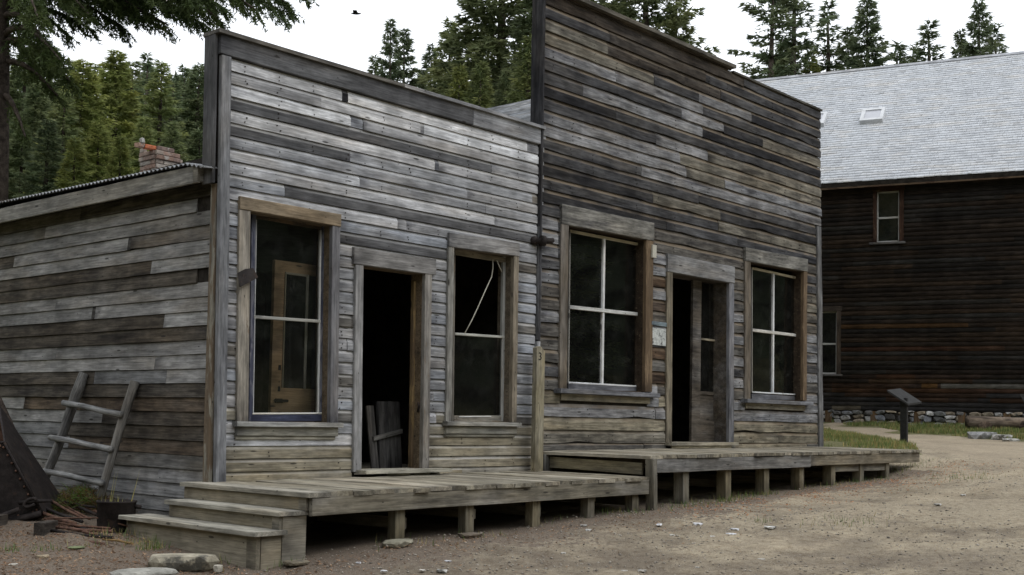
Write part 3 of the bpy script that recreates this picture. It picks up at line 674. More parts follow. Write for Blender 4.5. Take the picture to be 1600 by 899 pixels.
w, TL, TR, BR, BL = opening(store2, 'doorway', H_D2, .13, .13, .24, .30, (tone((132, 124, 108), .02), tone((124, 125, 130), .02), tone((142, 142, 142), .02)), YB, .05, mats=(M_TRIM, M_WOOD, M_WOOD), jamb=tone((84, 77, 68)), jm=M_WOOD)
plank('threshold', w, (BL.x-.14, YB-.14, BL.z+.005), X3, Y3, BR.x-BL.x+.26, .4, -.04, tone((160, 154, 138)), M_DECK, amp=.003, b=.001)
plank('fascia_block', w, (BL.x-.1, YB-.10, BL.z-.075), X3, Z3, 1.5, .045, .02, tone((150, 142, 120)), M_TRIM)
yd = YB+.20
xa, xb_ = float(Yp(1082, 560, yd)[0]), float(Yp(1126, 560, yd)[0]); za, zb_ = BL.z+.01, TR.z+.02
ix0, ix1 = float(Yp(1095, 560, yd)[0]), float(Yp(1118, 560, yd)[0])
g0, g1, k0, k1 = [float(Yp(1106, y, yd)[2]) for y in (612, 438, 658, 617)]
d2 = link('door', mesh('door', *box_v(0, 1, 0, 1, 0, 1)), store2, Matrix.Translation((xa, yd, za)), tone((96, 89, 80)))
d2['label'] = 'narrow right door leaf with a tall glass light, closed'
lst = [(0, ix0-xa, 0, .04, 0, zb_-za), (ix1-xa, xb_-xa, 0, .04, 0, zb_-za), (ix0-xa, ix1-xa, .001, .039, 0, k0-za), (ix0-xa, ix1-xa, .001, .039, k1-za, g0-za), (ix0-xa, ix1-xa, .001, .039, g1-za, zb_-za), (ix0-xa, ix1-xa, .018, .03, k0-za, k1-za)]
vs, fs = [], []
for b in lst:
    v, f = box_v(*b); n = len(vs); vs += v; fs += [tuple(i+n for i in q) for q in f]
d2.data = mesh('door', vs, fs, M_WOOD)
gm = float(Yp(1106, 531, yd)[2])
bar('glazing_bar', d2, (ix0, yd+.005, gm), (ix1, yd+.005, gm), .02, .03, tone((170, 162, 142)), M_TRIM)
quad_pane(d2, [(ix0, yd+.02, g0), (ix1, yd+.02, g0), (ix1, yd+.02, gm), (ix0, yd+.02, gm)], M_DIRTY)
quad_pane(d2, [(ix0, yd+.02, gm), (ix1, yd+.02, gm), (ix1, yd+.02, g1), (ix0, yd+.02, g1)], M_GLASS)
bar('inner_post', w, (xb_+.06, yd-.02, za), (xb_+.06, yd-.02, zb_), .10, .11, tone((86, 79, 70)), M_WOOD, X3)
bar('inner_post', w, (xb_+.23, yd+.02, za), (xb_+.23, yd+.02, zb_), .10, .2, tone((78, 72, 64)), M_WOOD, X3)
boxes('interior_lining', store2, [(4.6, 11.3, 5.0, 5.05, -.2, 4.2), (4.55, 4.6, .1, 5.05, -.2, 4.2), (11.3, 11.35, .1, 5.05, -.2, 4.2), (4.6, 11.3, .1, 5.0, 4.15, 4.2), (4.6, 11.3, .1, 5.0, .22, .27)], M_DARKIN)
boxes('side_wall', store2, [(4.44, 4.54, .16, 8.5, -.6, 3.9), (11.38, 11.46, .16, 8.5, -.6, 4.2), (4.54, 11.38, 8.4, 8.5, -.6, 4.2)], M_DARKIN)
# shingled gable roof behind the false front
rv, rf = [], []
rx, rz, ex, ez = 7.2, 5.43, 4.25, 4.02
vs = [(ex, .1, ez), (rx, .1, rz), (11.7, .1, 3.6), (ex, 8.7, ez), (rx, 8.7, rz), (11.7, 8.7, 3.6), (ex, .1, ez-.06), (11.7, .1, 3.5), (ex, 8.7, ez-.06), (11.7, 8.7, 3.5)]
roof2 = link('gable_roof', mesh('gable_roof', vs, [(0, 1, 4, 3), (1, 2, 5, 4), (0, 6, 7, 2, 1), (3, 4, 5, 9, 8), (6, 8, 9, 7), (0, 3, 8, 6), (2, 7, 9, 5)], M_DARKIN), store2)
sl = Vector((rx-ex, 0, rz-ez)); Ls = sl.length; su = sl.normalized(); nn = Vector((-su.z, 0, su.x))
nrow = 20
for i in range(nrow):
    y = .15
    O = Vector((ex, 0, ez))+su*(Ls*i/nrow)
    while y < 8.6:
        L = random.uniform(.9, 2.4); L = min(L, 8.65-y)
        # outward must be the roof normal: -(dz x dx); dx=-Y gives +normal
        plank('shingle_course', roof2, O+Vector((0, y+L, 0))+nn*.003, -Y3, su, L-.004, Ls/nrow+.015, .042, tone((206, 208, 212), .14), M_WOOD, 'lap', amp=.004)
        y += L
# fittings on the wall
c = Vector(Yp(850, 377, -.10))
pf = tube('pipe_fitting', store2, [c+Vector((-.10, .05, -.01)), c+Vector((-.03, .0, 0)), c+Vector((.05, -.03, .005)), c+Vector((.11, -.05, .02))], [.03, .035, .035, .03], M_RUST, seg=10)
tube('pipe_collar', pf, [c+Vector((-.05, .01, 0)), c+Vector((0, -.01, 0))], [.065, .065], M_RUST, seg=12)
tube('wall_pipe', store2, [c+Vector((-.11, .10, -.0)), c+Vector((-.11, .03, -.0))], [.05, .05], M_RUST, seg=10)
p = Yp(1021.5, 393, YB-.06)
boxes('switch_box', store2, [(p[0]-.045, p[0]+.045, YB-.075, YB-.03, p[2]-.085, p[2]+.085)], M_IVORY)
a, b_ = Yp(1020, 512, YB-.045), Yp(1041, 541, YB-.045)
boxes('notice', store2, [(a[0], b_[0], YB-.040, YB-.034, b_[2], a[2])], M_PAPER)['label'] = 'faded paper notice nailed beside the door'
a, b_ = Yp(1020, 502, YB-.05), Yp(1041, 511, YB-.05)
plank('notice_board', store2, (a[0]-.02, YB-.0, b_[2]), X3, Z3, b_[0]-a[0]+.03, a[2]-b_[2], .05, tone((120, 134, 140)), M_WOOD)
p = Yp(1212, 606, .55)
jug_v, jug_f = tube_geo([(p[0], .55, p[2]-.42), (p[0], .55, p[2]-.2), (p[0]+.02, .55, p[2]-.05), (p[0]+.02, .55, p[2]+.06), (p[0]+.02, .55, p[2]+.12)], [.13, .17, .12, .05, .06], 12)
jug = link('jug', mesh('jug', jug_v, jug_f, plain('dull_red_glaze', (.20, .055, .03), .6, .3, 9, .4), True), None)
tag(jug, 'dull red vessel standing inside behind the rightmost barred shop window', 'jug')
tb = thing('shelf', 'dark plank shelf inside behind the rightmost barred shop window', 'shelf', (float(p[0]), .55, .27))
boxes('shelf_top', tb, [(p[0]-.7, p[0]+.7, .4, .75, p[2]-.46, p[2]-.42)], M_DARKIN)
for q in (-.6, .6): boxes('leg', tb, [(p[0]+q-.03, p[0]+q+.03, .45, .6, .27, p[2]-.46)], M_DARKIN)

# ================================================================== PORCHES AND STEPS
YF = -1.614
def deck_planks(th, x0, x1, wmin, wmax, zf, y1, col):
    x = x0
    while x < x1-.05:
        wd = min(random.uniform(wmin, wmax), x1-x); wd = x1-x if x1-x-wd < .08 else wd
        yf = YF-.055+random.uniform(-.022, .018); z = zf(x+wd/2)+random.uniform(-.004, .004)
        plank('deck_plank', th, (x+wd-.004, yf, z-.038), Vector((0, 1, random.uniform(-.003, .003))), -X3, y1-yf+.006+random.uniform(0, .008), wd-.005, .038, tone(random.choice(col), .12, .1), M_DECK, amp=.0035, ns=5)
        x += wd
porch = thing('low_porch', 'low plank porch in front of the grey store, on short square posts', 'porch', (2.1, -.8, gh(2.1, -.8)))
zf1 = lambda x: -.02+.027*(x+.19)/4.65
dcol = [(160, 153, 136), (152, 145, 128), (170, 163, 147), (140, 133, 117)]
deck_planks(porch, -.0, 4.47, .17, .29, zf1, -.034, dcol)
plank('deck_plank', porch, (-.004, YF-.05, -.058), Y3, -X3, 1.83, .235, .038, tone((160, 155, 142), .03), M_DECK, amp=.003, ns=5)
plank('front_beam', porch, (-.19, YF, -.205), Vector((1, 0, .0055)), Z3, 4.64, .15, .045, tone((128, 122, 108)), M_WOOD, amp=.003)
for (px, pyb) in [(622, 845), (731, 835), (835, 820), (921, 808), (990, 799)]:
    b = Yp(px, pyb, YF+.03); x = b[0]; zb = gh(x, YF+.06)-.03
    bar('porch_post', porch, (x, YF+.06, zb), (x+random.uniform(-.01, .01), YF+.06, -.06), .10, .11, tone((124, 116, 96), .1), M_WOOD, X3)
    plank('cleat', porch, (x+.05, YF+.02, zb+.12+random.uniform(0, .08)), Vector((0, 1, 0)), Z3, 1.3, .09, .035, tone((118, 110, 92), .1), M_WOOD) if random.random() < .2 else bar('cleat', porch, (x+.075, YF+.03, (zb-.06)/2-.05+.01), (x+.075, YF+1.2, (zb-.06)/2-.05), .035, .10, tone((120, 112, 94), .1), M_WOOD)
for y in (-.25, -.85): bar('joist', porch, (-.1, y, -.12), (4.4, y, -.10), .05, .12, tone((90, 84, 72)), M_WOOD)
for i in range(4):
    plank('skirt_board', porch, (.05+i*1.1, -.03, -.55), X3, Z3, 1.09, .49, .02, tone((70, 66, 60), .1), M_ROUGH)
# steps
steps = thing('wooden_steps', 'three weathered plank steps boxed in at the left end of the low porch', 'steps', (-.45, -.75, gh(-.45, -.75)))
oc = lambda k=0: tone([(146, 139, 123), (138, 131, 115), (152, 146, 132)][k % 3], .06)
def tread(x0, x1, y0, y1, z, t=.036): plank('tread', steps, (x1, y0, z-t), Y3, -X3, y1-y0, x1-x0, t, tone((160, 156, 144), .05), M_DECK, amp=.003, ns=6)
def riser(x, y0, y1, z0, z1, k=0, nm='riser', t=.03): plank(nm, steps, (x+t, y1, z0), -Y3, Z3, y1-y0, z1-z0, t, oc(k), M_SMOOTH, amp=.002)
tread(-.70, -.385, -1.60, .40, -.31); tread(-.465, -.17, -1.585, .05, -.165)
riser(-.64, -1.42, .34, -.64, -.348, 0); riser(-.645, -1.545, -1.42, -.66, -.349, 1, 'riser_cleat', .04)
riser(-.43, -1.46, .02, -.31, -.203, 1); riser(-.434, -1.55, -1.46, -.31, -.204, 2, 'riser_cleat', .034)
riser(-.205, -1.50, .14, -.165, -.062, 0); riser(-.209, -1.60, -1.50, -.165, -.061, 2, 'riser_cleat', .034)
plank('side_panel', steps, (-.60, -1.52, -.66), X3, Z3, .195, .312, .03, oc(1), M_SMOOTH)
plank('side_panel', steps, (-.405, -1.53, -.64), X3, Z3, .235, .434, .032, oc(2), M_SMOOTH)
plank('side_panel', steps, (-.60, .33, -.6), X3, Z3, .4, .25, .03, oc(1), M_WOOD)
bar('step_post', steps, (-.60, .36, -.55), (-.60, .36, -.35), .04, .06, oc(1), M_WOOD, X3)
# high porch
porch2 = thing('high_porch', 'long plank porch in front of the dark store, running past its corner on square posts', 'porch', (8, -.8, gh(8, -.8)))
zf2 = lambda x: .240+.022*(x-4.46)/7.1
deck_planks(porch2, 4.46, 11.58, .18, .30, zf2, YB-.03, dcol)
xj2 = float(Yp(1262, 705, YF)[0])
plank('front_beam', porch2, (4.50, YF, .045), Vector((1, 0, .003)), Z3, xj2-4.50, .150, .045, tone((122, 120, 116)), M_WOOD, amp=.004)
plank('front_beam', porch2, (xj2+.01, YF+.005, .070), Vector((1, 0, .0015)), Z3, 11.56-xj2, .150, .047, tone((128, 120, 104)), M_WOOD, amp=.003)
a, b_ = Yp(1300, 722, YF+.03), Yp(1386, 734, YF+.03)
plank('lower_board', porch2, (a[0]-.05, YF+.05, b_[2]), Vector((1, 0, -.004)), Z3, b_[0]-a[0]+.1, a[2]-b_[2]+.02, .03, tone((132, 126, 112)), M_WOOD, amp=.008)
for (px, pyb) in [(1069, 785), (1135, 784), (1195, 768), (1250, 765), (1299, 757), (1344, 755), (1384, 745)]:
    b = Yp(px, pyb, YF+.03); x = b[0]; zb = gh(x, YF+.06)-.05
    bar('porch_post', porch2, (x, YF+.07, zb), (x+random.uniform(-.015, .015), YF+.07, .18), .13, .12, tone((124, 116, 96), .1), M_WOOD, X3)
    if px < 1380: bar('cleat', porch2, (x+.10, YF+.05, (zb+.05)/2+.02), (x+.10, YF+1.2, (zb+.05)/2+.02), .035, .09, tone((122, 114, 96), .1), M_WOOD)
bar('porch_post', porch2, (4.52, YF-.03, gh(4.5, YF)-.05), (4.50, YF-.03, .20), .11, .07, tone((126, 120, 104)), M_WOOD, X3)
bar('porch_post', porch2, (4.50, -.15, -.0), (4.50, -.15, .20), .06, .14, tone((120, 118, 112)), M_WOOD, X3)
plank('end_board', porch2, (4.53, -.2, .045), Vector((0, -1, -.018)), Z3, 1.32, .13, .03, tone((128, 120, 98)), M_WOOD, amp=.003)
for y in (-.25, -.85): bar('joist', porch2, (4.6, y, .12), (11.5, y, .14), .05, .14, tone((90, 84, 72)), M_WOOD)
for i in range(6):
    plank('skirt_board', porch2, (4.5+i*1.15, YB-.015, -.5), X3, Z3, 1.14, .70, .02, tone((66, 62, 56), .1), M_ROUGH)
# stone pads under the posts
def rock(px, py, sx, sy, sz, seed, label, group=None, col=(150, 148, 142), flat=.3, name='stone', cat='stone', rot=0., sub=2, P=None, sink=.35, rough=.35):
    p = P if P is not None else Gp(px, py)
    vs, fs = rock_geo(sx, sy, sz, seed, sub, flat, rough)
    M = Matrix.Translation(Vector((p[0], p[1], gh(p[0], p[1])+sz*(1-sink)*.6))) @ Matrix.Rotation(rot, 4, 'Z')
    return tag(link(name, mesh(name, vs, fs, M_STONE), None, M, tone(col, .05)), label, cat, group)
rock(622, 851, .17, .11, .05, 11, 'flat mossy stone pad under the left post of the low porch', col=(140, 136, 120), rot=.3)
rock(735, 838, .12, .09, .035, 12, 'thin stone pad under the second post of the low porch', col=(118, 108, 96))
# post with the number 3
pb, ptp = Yp(836, 738, -.16), Yp(839, 541, -.16)
post3 = thing('numbered_post', 'upright yellowish plank post with a pointed top marked 3, between the two stores', 'post', (pb[0], -.13, 0))
Lp = ptp[2]-pb[2]; wv = .15
vs = [(0, 0, -.02), (wv, 0, -.02), (wv, 0, Lp-.06), (wv*.45, 0, Lp), (0, 0, Lp-.02)]; n = 5
vs = vs+[(x, -.06, z) for x, _, z in vs]
fs = [(0, 1, 2, 3, 4), (9, 8, 7, 6, 5)]+[(i, (i+1) % 5, (i+1) % 5+5, i+5) for i in range(5)]
fr = frame((pb[0]-.045, -.13, pb[2]+.0), Z3, -X3)
# local x must run up the grain
vs = [(z, y, -x) for x, y, z in vs]
pl_ = link('plank', mesh('plank', vs, fs, M_WOOD), post3, fr, tone((144, 136, 112)))
ft = bpy.data.curves.new('numeral', 'FONT'); ft.body = '3'; ft.size = .13; ft.extrude = .001; ft.align_x = 'CENTER'
M_INK = plain('black_paint', (.015, .015, .015), .8, .2, 20, .2, .05)
ft.materials.append(M_INK); fto = bpy.data.objects.new('numeral', ft); COL.objects.link(fto); bpy.context.view_layer.update()
ftm = bpy.data.meshes.new_from_object(fto.evaluated_get(bpy.context.evaluated_depsgraph_get())); bpy.data.objects.remove(fto)
p = Yp(843, 560, -.20)
nm = link('numeral', ftm, pl_, frame((p[0]+.02, -.193, p[2]-.02), X3, Vector((0, -1, 0))))
nm['label'] = 'black numeral 3 near the top'

# ================================================================== BIG DARK HOUSE WITH SHINGLE ROOF (behind, right)
FO = Vector((26.687, 7.812, 0)); FD = Vector((.2770, -.9609, 0)).normalized(); FN = Vector((.9609, .2770, 0)).normalized()
FM = Matrix.Identity(4)
for i in range(3): FM[i][0], FM[i][1], FM[i][2], FM[i][3] = FD[i], FN[i], Z3[i], FO[i]
def Wp(px, py, off=0.):
    r = ray(px, py); n = np.array(FN); t = float((np.array(FO)-CAM) @ n+off)/float(r @ n); p = CAM+r*t-np.array(FO)
    return float(p @ np.array(FD)), float(p[2])
barn = thing('dark_barn', 'big dark brown clapboard building with a pale shingle roof, far right behind the stores', 'building', tuple(FO+FD*2))
S0, S1 = -4.0, 10.5
def fbox(name, parent, lst, mat, color=None): return boxes(name, parent, lst, mat, color, FM)
wins = [(*Wp(1370, 300), *Wp(1405, 378)), (*Wp(1278, 487), *Wp(1307, 585))]
wr = [(a, c, d, b) for a, b, c, d in wins]                       # s0, s1, z0, z1
# lap siding, one course after another
V, F, Tn = [], [], []
brown = {}
def frow(py): return int((7.80-Wp(1400, py)[1])/.1345)
for py, a, b, c in [(507, 1310, 1513, (104, 74, 46)), (546, 1312, 1480, (84, 56, 42)), (546, 1480, 1570, (92, 66, 50)), (592, 1370, 1430, (88, 58, 40)), (602, 1440, 1465, (132, 92, 50)), (604, 1300, 1420, (84, 62, 48)), (612, 1300, 1500, (98, 68, 48)), (608, 1500, 1600, (86, 60, 46)), (600, 1470, 1600, (112, 109, 104)), (637, 1300, 1345, (104, 98, 88)), (620, 1320, 1420, (78, 58, 46))]:
    brown.setdefault(frow(py), []).append((Wp(a, py)[0], Wp(b, py)[0], c))
nrows = 50
for py in (592, 598, 604, 610, 616, 622):
    for k_ in range(3):
        a_ = random.uniform(1290, 1560); brown.setdefault(frow(py), []).append((Wp(a_, py)[0], Wp(a_+random.uniform(40, 190), py)[0], random.choice([(76, 56, 44), (84, 62, 48), (70, 54, 46), (92, 70, 52)])))
for r in range(nrows):
    zt = 7.80-r*.1345; zb = zt-.1345; s = S0
    while s < S1:
        e = min(S1, s+random.uniform(1.6, 4.5)); cuts = [(s, e, None)]
        for (a, b, c) in brown.get(r, []):
            new = []
            for (p, q, k) in cuts:
                if k is None and a < q and b > p:
                    if a > p: new.append((p, a, None))
                    new.append((max(a, p), min(b, q), c))
                    if b < q: new.append((b, q, None))
                else: new.append((p, q, k))
            cuts = new
        for (p0, q0, k) in cuts:
            for (p, q) in free_spans(p0, q0, zb, zt, [(w_[0]-.05, w_[1]+.05, w_[2]-.05, w_[3]+.05) for w_ in wr]):
                base = (tuple(q*.72+14 for q in k) if k and k[0]-k[2] > 20 else k) or random.choice([(52, 46, 42), (44, 41, 39), (58, 50, 44), (48, 42, 38), (62, 52, 44), (56, 54, 52)])
                if r > 45 and not k: base = (62, 60, 60)
                tn = tone(base, .16)[:3]; n = len(V); ns = max(1, int((q-p)/.8)); j0 = random.uniform(-.006, .006)
                for i in range(ns+1):
                    x = p+(q-p)*i/ns; d = random.uniform(-.006, .006)
                    V += [(x, -.034, zb+d+j0), (x, -.006, zt+.01), (x, .0, zb+d+j0)]; Tn += [tn]*3
                for i in range(ns):
                    b = n+3*i; F += [(b, b+3, b+4, b+1), (b+2, b+5, b+3, b)]
        s = e
sd_ = link('siding', bigmesh('siding', np.array(V), np.array(F), M_ATTR, np.array(Tn)), barn, FM, kind='stuff')
lst = []
sh = [(w_[0]-.02, w_[1]+.02, w_[2]-.02, w_[3]+.02) for w_ in wr]
xs = sorted({S0, S1, *[h[0] for h in sh], *[h[1] for h in sh]}); zs = sorted({.75, 7.9, *[h[2] for h in sh], *[h[3] for h in sh]})
for i in range(len(xs)-1):
    for j in range(len(zs)-1):
        cx_, cz_ = (xs[i]+xs[i+1])/2, (zs[j]+zs[j+1])/2
        if not any(h[0] < cx_ < h[1] and h[2] < cz_ < h[3] for h in sh): lst.append((xs[i], xs[i+1], .002, .12, zs[j], zs[j+1]))
fbox('wall_core', barn, lst+[(S0, S1, 12.2, 12.3, .6, 7.9), (S0, S0+.1, .12, 12.2, .6, 7.9), (S1-.1, S1, .12, 12.2, .6, 7.9), (S0+.1, S1-.1, .12, 12.2, .5, .6)], M_DARKIN)
def fplank(name, par, s, z, L, H, T, col, mat=M_TRIM, off=0., vert=False):
    if vert: O = FM @ Vector((s+H, off, z)); return plank(name, par, O, Z3, -FD, L, H, T, col, mat)
    return plank(name, par, FM @ Vector((s, off, z)), FD, Z3, L, H, T, col, mat)
for wi, (s0, s1, z0, z1) in enumerate(wr):
    cc = tone((66, 48, 38) if wi == 0 else (68, 60, 52), .04)
    ww = fbox('window', barn, [(s0-.015, s0, .0, .16, z0, z1), (s1, s1+.015, .0, .16, z0, z1), (s0, s1, 0, .16, z1, z1+.015), (s0, s1, .0, .16, z0-.015, z0)], M_BROWN, cc)
    fplank('side_casing', ww, s0-.10, z0, z1-z0, .10, .05, cc, vert=True); fplank('side_casing', ww, s1, z0, z1-z0, .13, .05, cc, vert=True)
    fplank('head_casing', ww, s0-.14, z1, s1-s0+.30, .14, .055, cc); fplank('sill', ww, s0-.20, z0-.06, s1-s0+.38, .06, .10, tone((100, 98, 96)))
    zm = z0+(z1-z0)*.47; wc = tone((176, 176, 172))
    fplank('sash_stile', ww, s0, z0, z1-z0, .035, -.03, wc, M_WHITE, .06, True); fplank('sash_stile', ww, s1-.035, z0, z1-z0, .035, -.03, wc, M_WHITE, .06, True)
    fplank('meeting_rail', ww, s0, zm, s1-s0, .05, -.031, wc, M_WHITE, .058); fplank('sash_rail', ww, s0, z0, s1-s0, .05, -.031, wc, M_WHITE, .058); fplank('sash_rail', ww, s0, z1-.04, s1-s0, .04, -.031, wc, M_WHITE, .058)
    for (a, b) in ((z0+.04, zm), (zm+.04, z1-.03)):
        quad_pane(ww, [FM @ Vector(q) for q in ((s0, .075, a), (s1, .075, a), (s1, .075, b), (s0, .075, b))], M_GLASS)
# roof
RW, RZ = 6.0, 13.05; EO, EZ = -.38, 7.84
rs = Vector((0, RW-EO, RZ-EZ)); RL_ = rs.length; ru = rs.normalized(); rn = Vector((0, -ru.z, ru.y))
vs = [(S0-.3, EO, EZ-.04), (S1+.3, EO, EZ-.04), (S1+.3, RW, RZ-.04), (S0-.3, RW, RZ-.04), (S0-.3, 12.5, EZ-.1), (S1+.3, 12.5, EZ-.1), (S0-.3, EO+.03, EZ-.16), (S1+.3, EO+.03, EZ-.16), (S0-.3, RW, RZ-.3), (S1+.3, RW, RZ-.3), (S0-.3, 12.4, EZ-.3), (S1+.3, 12.4, EZ-.3)]
roof3 = link('roof', mesh('roof', vs, [(0, 1, 2, 3), (3, 2, 5, 4), (0, 6, 7, 1), (6, 8, 9, 7), (8, 10, 11, 9), (4, 5, 11, 10), (0, 3, 8, 6), (1, 7, 9, 2), (3, 4, 10, 8), (2, 9, 11, 5)], M_DARKIN), barn, FM)
fplank('eave_board', barn, S0-.3, EZ-.19, S1-S0+.6, .15, .025, tone((72, 56, 46)), M_BROWN, EO+.05)
V, F, Tn = [], [], []; NR = 52; ex_ = RL_/NR
for r in range(NR):
    s = S0-.3+random.uniform(-.1, 0)
    while s < S1+.3:
        wd = random.choice([.12, .15, .18, .21, .24])*random.uniform(.85, 1.1); g = .003
        b0 = r*ex_+random.uniform(-.012, .012)-.01; b1 = (r+1)*ex_+.02; th = .020+random.uniform(-.005, .007)
        t = lin((199, 202, 206)); k = random.uniform(.92, 1.05); t = [min(.78, c*1.12*k) for c in t]
        if random.random() < .02: t = [c*.82 for c in t]
        for (x, l, o) in ((s+g, b0, 0), (s+wd, b0, 0), (s+g, b0, th), (s+wd, b0, th), (s+g, b1, .004), (s+wd, b1, .004)):
            p = Vector((x, EO, EZ))+ru*l+rn*o; V.append(p); Tn.append(t)
        n = len(V)-6; F += [(n, n+1, n+3, n+2), (n+2, n+3, n+5, n+4), (n, n+2, n+4, n+4), (n+1, n+5, n+5, n+3)][:2]
        F += [(n, n+2, n+4, n), ][:0]
        s += wd
link('roof_shingles', bigmesh('roof_shingles', np.array([tuple(v) for v in V]), np.array(F), M_SHINGLE, np.array(Tn)), roof3, FM, kind='stuff')
plank('ridge_board', roof3, FM @ (Vector((S0-.3, EO, EZ))+ru*(RL_-.16)+rn*.02), FD, FM.to_3x3() @ ru, S1-S0+.6, .17, .03, tone((176, 178, 182), gain=.9), M_WOOD)
for (px, py, wpx) in [(1364, 185, 32), (1279, 191, 22)]:
    off = 3.0
    for _ in range(6):
        s, z = Wp(px, py, off); off = EO+(z-EZ)/(rs.z/rs.y)
    wd = wpx/1878*42; l = Vector((0, off-EO, z-EZ)).length; hl = .42
    A = lambda x, q, o: FM @ (Vector((s+x, EO, EZ))+ru*(l+q)+rn*o)
    frs = []
    sk = None
    vs, fs = [], []
    for (x0, x1, q0, q1, o) in ((-wd/2, wd/2, -hl, -hl+.12, .16), (-wd/2, wd/2, hl-.12, hl, .161), (-wd/2, -wd/2+.11, -hl+.12, hl-.12, .159), (wd/2-.11, wd/2, -hl+.12, hl-.12, .159)):
        n = len(vs); vs += [A(x0, q0, 0), A(x1, q0, 0), A(x1, q1, 0), A(x0, q1, 0), A(x0, q0, o), A(x1, q0, o), A(x1, q1, o), A(x0, q1, o)]
        fs += [tuple(i+n for i in q) for q in [(0,3,2,1),(4,5,6,7),(0,1,5,4),(1,2,6,5),(2,3,7,6),(3,0,4,7)]]
    c_ = A(0, 0, 0)
    sk = link('skylight', mesh('skylight', [v-c_ for v in vs], fs, M_FLASH), roof3, Matrix.Translation(c_))
    skp = quad_pane(roof3, [A(-wd/2+.11, -hl+.12, .13), A(wd/2-.11, -hl+.12, .13), A(wd/2-.11, hl-.12, .13), A(-wd/2+.11, hl-.12, .13)], plain('milky_skylight', (.42, .43, .46), .3, .5, 2, .08, .02) if px > 1300 else bpy.data.materials['milky_skylight'] if 'milky_skylight' in bpy.data.materials else M_IVORY)
    skp.name = 'skylight_pane'
# field stone foundation
fnd = fbox('foundation', barn, [(S0, S1, .06, .5, .1, 1.06)], M_MORTAR, None)
s = S0+2.5; k = 0
while s < S1-1.5:
    zg = gh(*(FM @ Vector((s, 0, 0)))[:2]); z = zg-.08
    wcol = random.uniform(.16, .36); 
    while z < 1.04:
        hh = random.uniform(.11, .24); hh = min(hh, 1.09-z)
        if hh < .05: break
        vs, fs = rock_geo(wcol*.56, .13, hh*.55, k+20, 1, 0, .3)
        c3 = random.choice([(136, 138, 142), (170, 168, 164), (116, 116, 114), (154, 142, 124), (190, 188, 184), (98, 96, 94)])
        link('foundation_stone', mesh('foundation_stone', vs, fs, M_STONE), fnd, FM @ Matrix.Translation((s+wcol/2+random.uniform(-.05, .05), .03+random.uniform(-.04, .03), z+hh/2)) @ Matrix.Rotation(random.uniform(-.2, .2), 4, 'Y'), tone([c*.9 for c in c3], .1))
        z += hh*.95; k += 1
    s += wcol*.98
for px in (1295, 1366, 1434, 1503, 1574):
    s_, _ = Wp(px, 655); fplank('foundation_post', fnd, s_-.10, .5, .56, .2, .09, tone((104, 82, 58), .15), M_BROWN, .02, True)

# ================================================================== GROUND AND PATH
def in_poly(px, py, poly):
    ins = np.zeros(px.shape, bool); n = len(poly)
    for i in range(n):
        (x1, y1), (x2, y2) = poly[i], poly[(i+1) % n]
        c = ((y1 > py) != (y2 > py)); xi = (x2-x1)*(py-y1)/((y2-y1)+1e-12)+x1
        ins ^= c & (px < xi)
    return ins
gpoly = lambda L: [tuple(Gp(*p)[:2]) for p in L]
PATH = gpoly([(1284, 659), (1330, 666), (1450, 679), (1600, 692), (1720, 700), (1720, 745), (1600, 732), (1520, 717), (1445, 700), (1410, 691), (1340, 679), (1284, 668)])
MOUND = gpoly([(1284, 669), (1340, 680), (1405, 692), (1432, 700), (1440, 712), (1420, 712), (1284, 700)])
BANK = gpoly([(1240, 651), (1284, 659), (1330, 666), (1450, 679), (1600, 692), (1720, 700)]) + [(45, 2), (45, 20), (10, 20)]
def noise2(x, y, s, seed=0):
    return np.array([mnoise.noise((a*s+seed*7.1, b*s-seed*3.3, seed)) for a, b in zip(x.ravel(), y.ravel())]).reshape(x.shape)
def axis(lo, hi, st, far, grow=1.16):
    a = list(np.arange(lo, hi+1e-6, st)); d = st; x = hi; r = []
    while x < far: d *= grow; x += d; r.append(x)
    d = st; x = lo; l = []
    while x > -far: d *= grow; x -= d; l.append(x)
    return np.array(l[::-1]+a+r)
gx = axis(-4.5, 16, .07, 420); gy = axis(-7.5, 3.2, .07, 420)
GXX, GYY = np.meshgrid(gx, gy, indexing='ij')
GZ = ground_h(GXX, GYY)
near = (GXX > -12) & (GXX < 40) & (GYY > -16) & (GYY < 20)
bump = np.zeros_like(GZ)
nx_, ny_ = GXX[near], GYY[near]
n_lo = noise2(nx_, ny_, .9, 1); n_mid = noise2(nx_, ny_, 3.3, 2); n_hi = noise2(nx_, ny_, 9., 3)
bump[near] = n_lo*.035+n_mid*.014+n_hi*.008
foot = (GXX > -1) & (GXX < 11.8) & (GYY > -1.9)
bump = np.where(foot, np.minimum(bump, .0)-.01, bump)
GZ = GZ+bump
mask = np.zeros(GXX.shape+(4,), np.float32)
grass = in_poly(GXX, GYY, MOUND) | in_poly(GXX, GYY, BANK) | (GYY > 3) | (GYY < -16) | (GXX < -9)
lit = np.exp(-np.clip(-(GYY+1.8), 0, 9)/.55)*(GYY < -1.0)*(GXX < 11.2)+1.25*np.exp(-np.clip(GXX+.9, 0, 9)/.7)*(GXX > -9)*(GYY > -6)
lit = np.where((GXX < -.5) & (GYY < -2.5), lit*np.exp((GYY+2.5)/1.5), lit)
nn1 = np.zeros_like(GZ); nn1[near] = n_lo*.5+n_mid*.4
mask[..., 0] = np.clip(grass*1.+nn1*.8*grass, 0, 1)
mask[..., 1] = np.clip(lit*.9+nn1*.9*(lit > .05), 0, 1)
mask[..., 2] = np.clip(.5+nn1*1.2+np.clip((GXX-3)/8, -.3, .5), 0, 1)
nI, nJ = GXX.shape; gid = np.arange(nI*nJ).reshape(nI, nJ)
quads = np.stack([gid[:-1, :-1], gid[1:, :-1], gid[1:, 1:], gid[:-1, 1:]], -1).reshape(-1, 4)
